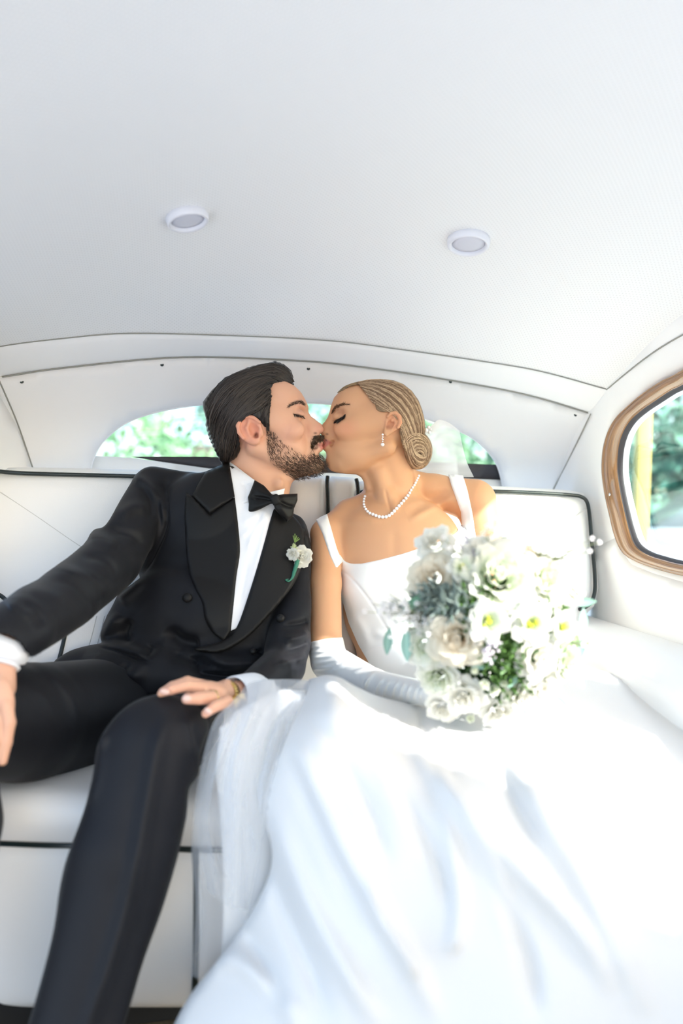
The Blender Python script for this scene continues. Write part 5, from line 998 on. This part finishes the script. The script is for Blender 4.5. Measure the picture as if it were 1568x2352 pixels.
def petal(r0, L_, wd, tilt, curl, ang, z0, nu=7, nv=6, ruf=0.0, sd=0):
    """a cupped petal: starts r0 from the axis, leans out by tilt, its lip curled by curl"""
    t = np.linspace(0, 1, nu)[:, None]; s = np.linspace(-1, 1, nv)[None]
    th = tilt + curl * t ** 2; dr = np.cumsum(np.cos(th) * L_ / (nu - 1), 0) - np.cos(th[0]) * L_ / (nu - 1); dz = np.cumsum(np.sin(th) * L_ / (nu - 1), 0) - np.sin(th[0]) * L_ / (nu - 1)
    prof = np.sin(np.pi * (0.13 + 0.68 * t)) ** 0.8
    half = wd * prof; rad = r0 + dr
    phi = s * half / np.maximum(rad + 0.35 * wd, 0.3 * wd); rr = rad + ruf * np.sin(s * 5 + sd) * t ** 2 - 0.10 * wd * (s ** 2) * t
    z = z0 + dz - 0.16 * L_ * (s ** 2) * t ** 3 + ruf * 0.8 * np.sin(s * 4 + sd * 2) * t ** 2
    x = rr * np.cos(phi + ang); y = rr * np.sin(phi + ang)
    return np.stack([x + 0 * z, y + 0 * z, z + 0 * x], -1), np.broadcast_to(t, (nu, nv))
def flower(kind, R, seed):
    r2 = np.random.default_rng(seed); Vs, Qs, Cs, n = [], [], [], 0
    def add(G_, t, ca, cb):
        nonlocal n
        V, Q = grid(G_); Vs.append(V); Qs.append(Q + n); n += len(V); k = t.reshape(-1, 1); Cs.append(ca * (1 - k) + cb * k)
    if kind == 'ranunculus':
        lay = [(3, .0, .30, .22, 96, 40), (5, .05, .34, .26, 86, 26), (6, .13, .42, .32, 78, 10), (7, .22, .50, .38, 68, -5), (8, .31, .56, .42, 56, -18), (8, .40, .60, .46, 40, -28), (9, .46, .66, .50, 22, -30)]; cin, cout = GREENISH, WHITE
    elif kind == 'rose':
        lay = [(3, .0, .40, .26, 96, 34), (3, .03, .44, .30, 90, 16), (4, .09, .50, .36, 84, 0), (5, .17, .56, .44, 76, -22), (6, .27, .62, .52, 62, -42), (6, .38, .66, .58, 42, -52), (7, .46, .70, .62, 20, -44)]; cin, cout = PEACH, CREAM
    elif kind == 'garden':
        lay = [(3, .0, .40, .30, 96, 34), (4, .04, .46, .34, 88, 14), (5, .14, .54, .42, 74, -20), (6, .26, .60, .54, 56, -36), (7, .38, .68, .60, 32, -46)]; cin, cout = CREAM, WHITE
    else:
        lay = [(5, .08, .80, .52, 58, -34), (6, .12, .92, .60, 40, -40)]; cin, cout = GREENISH * 0.9, WHITE
    for li, (m, r0, L_, wd, tl, cu) in enumerate(lay):
        off = r2.uniform(0, 6.28)
        for k in range(m):
            G_, t = petal(r0 * R, L_ * R * r2.uniform(0.9, 1.1), wd * R * r2.uniform(0.9, 1.1), math.radians(tl + r2.normal(0, 6)), math.radians(cu + r2.normal(0, 10)), off + 6.283 * k / m + r2.normal(0, 0.12), -0.1 * R - 0.05 * li * R, ruf=0.035 * R, sd=r2.uniform(0, 6))
            w_ = (len(lay) - 1 - li) / max(1, len(lay) - 1)
            ca = cin * (0.35 + 0.65 * w_) + cout * (0.65 - 0.65 * w_); add(G_, t, ca, cout * (1 - 0.25 * w_) + cin * 0.25 * w_)
    return np.vstack(Vs), np.vstack(Qs), np.vstack(Cs)
def orient(axis, roll=0.0):
    return (Vector(axis).normalized().to_track_quat('Z', 'Y') @ Matrix.Rotation(roll, 3, 'Z').to_quaternion()).to_matrix()
protos = {}
def put_flower(kind, name, px, py, d, rpx, axis, parent, seed, label=None):
    R = rpx * d / F; key = (kind, seed % 3)
    if key not in protos:
        V, Q, Cc = flower(kind, 1.0, seed % 3 + 11 * len(kind)); tmp = mk(name, V, Q, M['petal'], None, col=Cc); protos[key] = tmp.data; bpy.data.objects.remove(tmp)
    o = bpy.data.objects.new(name, protos[key]); link(o, parent); o.location = PV(px, py, d); o.scale = (R, R, R)
    o.rotation_euler = orient(axis, seed * 1.3).to_euler()
    if label: o['label'] = label
    if kind == 'lisianthus':
        pts = []; r2 = np.random.default_rng(seed)
        for k in range(9):
            a = r2.uniform(0, 6.28); q = r2.uniform(0.02, 0.20); pts.append(ball(np.array([q * math.cos(a), q * math.sin(a), 0.10 + r2.uniform(0, 0.16)]), 0.075, 1, (1, 1, 1.8)))
        V, Fs = join(pts); c = mk('flower_center', V, Fs, M['pollen'], o); c.matrix_parent_inverse = Matrix()
    return o
M['pollen'] = mat('yellow_green_pollen', (0.52, 0.56, 0.04), 0.7)
def leaf(px, py, d, lpx, wpx, ang, tilt, parent, col=(0.20, 0.36, 0.26), name='leaf', bend=0.25):
    nu, nv = 9, 5; t = np.linspace(0, 1, nu)[:, None]; s = np.linspace(-1, 1, nv)[None]; q = d / F
    X = (t - 0.5) * lpx * q + 0 * s; W_ = wpx * q * 0.5 * np.sin(np.pi * np.clip(t, 0.02, 0.98)) ** 0.8 * s; Zz = bend * lpx * q * (t - 0.5) ** 2 - 0.18 * np.abs(W_) * -1 + 0 * s
    G_ = np.stack([X, W_, Zz], -1); V, Q = grid(G_); V = np.vstack([V, V + [0, 0, 0.0007]]); Q = np.vstack([Q, Q[:, ::-1] + len(V) // 2])
    R = Matrix.Rotation(math.radians(-90), 3, 'X') @ Matrix.Identity(3)
    Rm = Matrix.Rotation(math.radians(-ang), 3, 'Y') @ Matrix.Rotation(math.radians(90 + tilt), 3, 'X')
    V = V @ np.array(Rm).T + P(px, py, d); mid = np.exp(-(np.tile(np.broadcast_to(s, (nu, nv)).ravel(), 2) / 0.22) ** 2)[:, None]
    return mk(name, V, Q, M['leaf'], parent, col=np.array(col) * (1 + 0.25 * mid))
bq = thing('bouquet', 'round bridal bouquet of white flowers and eucalyptus held in her lap', 'bouquet', PV(1110, 1560, 1.06))
BC = (1125, 1430)
def bdep(x, y): return 0.955 + 0.10 * ((x - BC[0]) ** 2 + (y - BC[1]) ** 2) / 230.0 ** 2
def bax(x, y): v = np.array([(x - BC[0]) / 230.0, -1.15, -(y - BC[1]) / 230.0 + 0.15]); return v
fl = [('garden', 'rose', 996, 1243, 46), ('rose', 'rose', 990, 1322, 58), ('ranunculus', 'ranunculus', 1150, 1318, 88), ('ranunculus', 'ranunculus', 1254, 1326, 70), ('lisianthus', 'lisianthus', 1061, 1305, 34), ('rose', 'rose', 1205, 1275, 44),
      ('lisianthus', 'lisianthus', 1118, 1428, 50), ('lisianthus', 'lisianthus', 1216, 1432, 54), ('garden', 'rose', 1240, 1512, 58), ('rose', 'rose', 1050, 1468, 66), ('ranunculus', 'ranunculus', 972, 1484, 52), ('ranunculus', 'ranunculus', 1000, 1562, 46),
      ('garden', 'rose', 1062, 1604, 52), ('garden', 'rose', 1148, 1640, 46), ('garden', 'rose', 1250, 1580, 50), ('garden', 'rose', 1322, 1352, 34), ('lisianthus', 'lisianthus', 1290, 1440, 40), ('garden', 'rose', 1012, 1632, 40), ('ranunculus', 'ranunculus', 1306, 1525, 46), ('garden', 'rose', 1100, 1262, 40), ('garden', 'rose', 1200, 1600, 44)]
for i, (kd, nm, x, y, r_) in enumerate(fl): put_flower(kd, nm, x, y, bdep(x, y) - 0.004, r_ * 1.10, bax(x, y) if kd != 'lisianthus' else bax(x, y) * np.array([0.4, 1, 0.4]), bq, i, {'rose': None}.get(kd))
for i, (x, y, r_) in enumerate([(1112, 1572, 17), (1136, 1584, 20), (1158, 1570, 14), (1166, 1596, 15), (1090, 1540, 13), (1080, 1652, 15)]):
    V, Q, Cc = flower('garden', 1.0, 40 + i); R = r_ * 0.95 / F
    o = mk('flower_bud', (V * np.array([0.75, 0.75, 1.2]) * R) @ np.array(orient(bax(x, y) + np.array([0, 0, 0.7]))).T + P(x, y, bdep(x, y)), Q, M['petal'], bq, col=Cc * np.array([0.95, 1.0, 0.88]))
GR, BG, LG = (0.17, 0.34, 0.24), (0.25, 0.42, 0.36), (0.28, 0.44, 0.22)
for x, y, l_, w_, an, ti, c in [(890, 1472, 62, 22, 84, 10, BG), (934, 1481, 74, 28, 92, -10, BG), (950, 1384, 86, 24, 38, 10, GR), (1150, 1242, 34, 18, 40, 20, GR), (1140, 1262, 40, 14, 12, 20, GR), (1326, 1548, 72, 30, 112, 10, BG), (1330, 1492, 56, 24, 70, -10, BG), (1344, 1382, 50, 22, 6, 20, BG), (1338, 1426, 60, 22, 92, 15, BG), (1300, 1478, 40, 30, 70, 0, LG),
                                (1192, 1612, 96, 20, 108, 0, BG), (1178, 1556, 50, 26, 60, 10, BG), (1110, 1520, 56, 34, 20, 20, BG), (1318, 1470, 44, 24, 100, 0, LG), (1286, 1612, 50, 18, 140, 0, BG), (1180, 1480, 40, 18, 80, 0, LG), (1196, 1500, 34, 14, 120, 0, LG), (1160, 1530, 42, 16, 60, 0, LG), (1090, 1390, 40, 18, 30, 0, GR), (1060, 1372, 44, 16, 150, 0, GR), (1108, 1378, 30, 16, 80, 0, GR),
                                (1232, 1240, 30, 12, 50, 0, BG), (1365, 1480, 44, 12, -10, 0, LG), (1150, 1470, 44, 18, 85, 0, LG), (1175, 1450, 34, 14, 100, 0, LG)]:
    leaf(x, y, bdep(x, y) + 0.012 - 0.03 * (w_ > 20 and x < 960), l_, w_, an, ti, bq, c)
# feathery grey foliage, filler greens, berries and waxflower sprays, too fine to count
def tufts(name, cs, n, ln, r, colr, spread, parent, m_='leaf', d_off=0.0):
    Ls = []
    for _ in range(n):
        x, y = cs[rng.integers(len(cs))]; x0, y0 = x + rng.normal(0, spread), y + rng.normal(0, spread); d0 = bdep(x0, y0) + 0.02 + d_off; a = rng.uniform(0, 6.28); l_ = rng.uniform(*ln); ts_k = np.linspace(0, 1, 6)
        Ls.append(P(x0 + l_ * math.cos(a) * ts_k, y0 + l_ * math.sin(a) * ts_k - 2 * ts_k ** 2, d0 - rng.uniform(0.0, 0.03) * ts_k))
    Ls = np.array(Ls); V, A, cc = strands(Ls, r / F * np.sin(np.pi * np.linspace(0.15, 0.97, 6))[None] * np.ones((n, 1)), np.array(colr) * rng.uniform(0.55, 1.5, n)[:, None]); o = mk(name, V, A, M[m_], parent, col=cc); o['kind'] = 'stuff'; return o
tufts('dusty_foliage', [(1000, 1372), (1025, 1380), (1045, 1390), (985, 1385)], 260, (18, 44), 4.5, (0.24, 0.30, 0.27), 14, bq, d_off=-0.012)
tufts('filler_greens', [(1080, 1370), (1090, 1385), (1175, 1500), (1180, 1540), (1165, 1460), (1150, 1560), (1185, 1580), (1110, 1380), (1120, 1500), (1200, 1400), (1270, 1400), (1030, 1420), (1090, 1440)], 900, (10, 30), 4.0, (0.10, 0.20, 0.05), 15, bq)
tufts('leafy_core', [(x, y) for x in range(980, 1300, 40) for y in range(1290, 1610, 40) if (x - 1135) ** 2 + (y - 1440) ** 2 < 150 ** 2], 1500, (14, 34), 6.0, (0.09, 0.17, 0.07), 18, bq, d_off=0.045)
bb = []
for _ in range(70):
    x, y = [(1118, 1490), (1130, 1515), (1110, 1478), (1135, 1470), (1080, 1262), (1075, 1255)][rng.integers(6)]; x += rng.normal(0, 12); y += rng.normal(0, 12); bb.append(ball(P(x, y, bdep(x, y) - 0.004 + rng.normal(0, 0.006)), rng.uniform(2.5, 5.5) * 0.97 / F, 1))
V, Fs = join(bb); o = mk('berries', V, Fs, M['berry'], bq, col=np.array([0.60, 0.55, 0.62])); o['kind'] = 'stuff'
wf_, st_ = [], []
for cx_, cy_, sx, sy, n_ in [(920, 1400, 26, 22, 60), (955, 1420, 26, 16, 50), (900, 1395, 14, 10, 20), (975, 1405, 20, 14, 24), (1270, 1250, 42, 22, 26), (1310, 1262, 26, 18, 16), (1050, 1255, 16, 8, 10), (1365, 1480, 16, 10, 10), (1120, 1215, 10, 14, 8)]:
    for _ in range(n_):
        x, y = cx_ + rng.normal(0, sx), cy_ + rng.normal(0, sy); d = 1.0 + rng.normal(0, 0.012); c = P(x, y, d)
        for k in range(5):
            a = k * 1.257 + rng.uniform(0, 0.5); wf_.append(ball(c + 0.0022 * np.array([math.cos(a), -0.3, math.sin(a)]), 0.0013, 1, (1, 0.5, 1)))
        st_.append(np.array([c + (P(cx_ + (BC[0] - cx_) * 0.25, cy_ + (BC[1] - cy_) * 0.15, 1.02) - c) * t_ + np.array([0, 0, -0.002]) * math.sin(3 * t_) for t_ in np.linspace(0, 1, 5)]))
V, Fs = join(wf_); o = mk('waxflower_spray', V, Fs, M['berry'], bq, col=np.array([0.84, 0.82, 0.82])); o['kind'] = 'stuff'
V, A, cc = strands(np.array(st_), 0.0005 * np.ones((len(st_), 5)), np.array([[0.30, 0.34, 0.20]] * len(st_))); o = mk('spray_stems', V, A, M['leaf'], bq, col=cc); o['kind'] = 'stuff'
q = [spl([P(1112 + 18 * math.cos(k), 1500 + 12 * math.sin(k), 1.02), P(1062 + 6 * math.cos(k), 1578, 1.07 + 0.006 * math.sin(k)), P(1040 + 8 * math.cos(k), 1622, 1.105 + 0.008 * math.sin(k))], 5) for k in range(7)]
V, Fs = join([tube(p_, 0.0035, 6) for p_ in q]); mk('stems', V, Fs, M['stem'], bq)
# boutonniere
bo = thing('boutonniere', 'white rose boutonniere pinned to the tuxedo lapel', 'boutonniere', PV(684, 1285, float(hl(np.array([684.0]), np.array([1285.0]))[0]) - 0.01))
hd = lambda x, y: float(hl(np.array([float(x)]), np.array([float(y)]))[0])
put_flower('garden', 'rose', 694, 1277, hd(694, 1277) - 0.022, 27, (0.25, -1, 0.15), bo, 2); put_flower('garden', 'rosebud', 670, 1273, hd(670, 1273) - 0.026, 17, (-0.5, -0.9, -0.1), bo, 4)
V, Q, Cc = flower('garden', 1.0, 77); R = 13 * hd(676, 1256) / F; mk('closed_bud', (V * np.array([0.62, 0.62, 1.5]) * R) @ np.array(orient((0.1, -0.25, 1.0))).T + P(675, 1254, hd(676, 1256) - 0.026), Q, M['petal'], bo, col=Cc * np.array([0.88, 0.97, 0.66]))
sq = spl([P(x, y, hd(x, y) - o_) for x, y, o_ in [(684, 1286, 0.020), (679, 1302, 0.016), (675, 1315, 0.012), (671, 1327, 0.010), (663, 1335, 0.011), (656, 1332, 0.012), (663, 1330, 0.014)]], 5); mk('stem', *tube(sq, np.interp(np.linspace(0, 1, len(sq)), [0, 0.35, 0.6, 1], [0.0038, 0.0032, 0.0015, 0.0007]), 8), M['stem'], bo)
st2 = [np.array([P(677 + dx * t_, 1246 - 20 * t_ + abs(dx) * t_, hd(676, 1250) - 0.022) for t_ in np.linspace(0, 1, 5)]) for dx in (-4, 0, 4, 8, 11)]; V, A, cc = strands(np.array(st2), 0.0009 * np.ones((5, 5)), np.array([[0.24, 0.36, 0.10]] * 5)); o = mk('sprig', V, A, M['leaf'], bo, col=cc); o['kind'] = 'stuff'
# ------------------------------------------------------------------ outside the windows
M['asphalt'] = mat('pale_asphalt', (0.52, 0.54, 0.56), 0.9, vary=(3, 0.15)); M['yellow'] = mat('yellow_paint', (0.42, 0.33, 0.09), 0.5); M['carpaint'] = mat('grey_car_paint', (0.30, 0.33, 0.36), 0.25, coat=1.0)
M['carglass'] = mat('dark_car_glass', (0.01, 0.02, 0.02), 0.05); M['tyre'] = mat('tyre_rubber', (0.02, 0.02, 0.02), 0.8); M['render'] = mat('white_render', (0.85, 0.85, 0.83), 0.9)
M['leaf_out'] = mat('tree_leaves', (0.12, 0.26, 0.12), 0.6, attr=True); M['bark'] = mat('bark', (0.16, 0.12, 0.09), 0.9); M['lawn'] = mat('lawn_grass', (0.10, 0.17, 0.06), 0.9, vary=(8, 0.3))
V, Fs = rbox(0, 20, -0.40, 90, 60, 0.1, 0); g = mk('ground', V, Fs, M['asphalt'], smooth=False); tag(g, 'pale asphalt road outside the car', kind='structure')
def leafcloud(c, r, n, sz, base):
    u = rng.normal(size=(n, 3)); u /= np.linalg.norm(u, axis=1)[:, None]; rad = rng.uniform(0.55, 1.0, n) ** 0.5
    lump = 1 + 0.22 * np.sin(u[:, 0] * 5 + c[0]) * np.cos(u[:, 2] * 6 + c[1]) + 0.15 * np.sin(u[:, 1] * 9)
    p = np.array(c) + u * (rad * lump)[:, None] * np.array(r)
    a = rng.normal(size=(n, 3)); a /= np.linalg.norm(a, axis=1)[:, None]; b = np.cross(a, rng.normal(size=(n, 3))); b /= np.linalg.norm(b, axis=1)[:, None]
    s_ = sz * rng.uniform(0.6, 1.3, n)[:, None]
    V = np.stack([p - a * s_, p + b * s_ * 0.5, p + a * s_, p - b * s_ * 0.5], 1).reshape(-1, 3)
    col = np.array(base) * rng.uniform(0.55, 1.45, n)[:, None] * np.array([1, 1, 1]); col = np.repeat(col, 4, 0)
    return V, np.arange(4 * n).reshape(-1, 4), col
def tree(x, y, h, r, base, lab, n=2600, trunk=True, sz=0.14):
    t = thing('tree', lab, 'tree', (x, y, -0.35), 'trees outside the windows')
    V, Q, col = leafcloud((x, y, h - r[2] * 0.9), r, n, sz, base); o = mk('crown', V, Q, M['leaf_out'], t, smooth=False, col=col); o['kind'] = 'stuff'
    q = spl([(x, y, -0.4), (x + 0.05, y, 0.6), (x - 0.03, y + 0.04, h - r[2])], 5); mk('trunk', *tube(q, np.linspace(0.16, 0.08, len(q)), 8), M['bark'], t)
tree(-5.4, 17, 3.6, (2.4, 2.0, 1.7), (0.24, 0.42, 0.22), 'low green tree seen at the left of the rear window')
tree(-2.6, 25, 6.2, (2.2, 2.0, 2.0), (0.24, 0.42, 0.32), 'taller green tree behind the low one, through the rear window')
tree(0.9, 19, 4.0, (1.4, 1.4, 1.6), (0.28, 0.45, 0.24), 'green tree seen between the two faces')
tree(4.7, 22.5, 3.8, (2.0, 2.0, 1.6), (0.24, 0.42, 0.24), 'green tree seen through the veil at the right of the rear window')
tree(5.3, 11.2, 3.4, (2.0, 1.4, 1.9), (0.12, 0.30, 0.22), 'dense dark green tree through the side window', 4200)
tree(7.2, 15.8, 5.2, (2.2, 1.4, 2.5), (0.14, 0.34, 0.26), 'tall green tree behind the dense one, through the side window', 4200)
hd_ = leafcloud((4.7, 9.1, 0.25), (2.6, 0.4, 0.65), 3200, 0.10, (0.12, 0.28, 0.20)); o = mk('hedge', hd_[0], hd_[1], M['leaf_out'], None, False, hd_[2]); tag(o, 'dark green clipped hedge through the side window', 'hedge'); o['kind'] = 'stuff'
V, Fs = rbox(3.9, 7.0, -0.33, 6.0, 5.0, 0.03, 0); o = mk('lawn', V, Fs, M['lawn'], smooth=False); tag(o, 'sunlit strip of grass by the road', kind='structure')
t = thing('building', 'white rendered building far behind the rear window', 'building', (-1.6, 30, -0.35))
V, Fs = rbox(-1.6, 32, 1.2, 7.5, 4, 3.2, 0.02); mk('facade', V, Fs, M['render'], t, smooth=False)
V, Fs = rbox(-1.6, 32, 3.0, 8.1, 4.6, 0.5, 0.1); mk('roof', V, Fs, M['leaf_out'] if False else M['bark'], t, smooth=False)
for x in (-3.6, -1.9, 0.2): V, Fs = rbox(x, 29.99, 1.5, 0.9, 0.05, 1.1, 0.0); mk('window_pane', V, Fs, M['carglass'], t, smooth=False)
t = thing('post', 'leaning yellow painted post outside the side window', 'post', PV(1440, 1260, 4.2))
V, Fs = rbox(0, 0, 0.95, 0.075, 0.06, 2.6, 0.012); o_ = P(1454, 1260, 4.2); V = V @ np.array(Matrix.Rotation(math.radians(2.0), 3, 'Y')).T + np.array([o_[0], o_[1], -0.35]); mk('shaft', V, Fs, M['yellow'], t)
V, Fs = rbox(0, 0, 0, 0.24, 0.2, 0.04, 0.008); mk('foot_plate', V + np.array([o_[0], o_[1], -0.335]), Fs, M['yellow'], t)
# a parked car
t = thing('parked_car', 'grey car parked beyond the side window', 'car', (4.1, 7.6, -0.35))
def carbody(name, prof, y0, y1, m, bev=0.05):
    bm = bmesh.new(); f = bm.faces.new([bm.verts.new((x, y0, z)) for x, z in prof]); r_ = bmesh.ops.extrude_face_region(bm, geom=[f]); bmesh.ops.translate(bm, vec=(0, y1 - y0, 0), verts=[v for v in r_['geom'] if isinstance(v, bmesh.types.BMVert)])
    bmesh.ops.recalc_face_normals(bm, faces=bm.faces); bmesh.ops.bevel(bm, geom=bm.edges[:], offset=bev, segments=2, affect='EDGES')
    bm.verts.ensure_lookup_table(); V = [v.co[:] for v in bm.verts]; Fs = [[v.index for v in q.verts] for q in bm.faces]; bm.free(); return mk(name, V, Fs, m, t)
carbody('body', [(2.1, -0.12), (2.1, 0.42), (2.3, 0.52), (3.0, 0.60), (5.4, 0.62), (6.1, 0.5), (6.1, -0.12)], 6.9, 8.4, M['carpaint'])
carbody('cabin', [(3.0, 0.58), (3.6, 0.98), (4.9, 1.0), (5.5, 0.58)], 7.0, 8.3, M['carpaint'], 0.04)
carbody('side_glass', [(3.25, 0.62), (3.68, 0.92), (4.8, 0.93), (5.2, 0.62)], 6.985, 7.02, M['carglass'], 0.004)
for x in (2.9, 5.3):
    V, Fs = lathe([(0.20, -0.09), (0.31, -0.09), (0.33, -0.05), (0.33, 0.05), (0.31, 0.09), (0.20, 0.09)], 20); V = V[:, [0, 2, 1]] + np.array([x, 7.0, -0.02]); mk('wheel', V, [f[::-1] for f in Fs], M['tyre'], t)
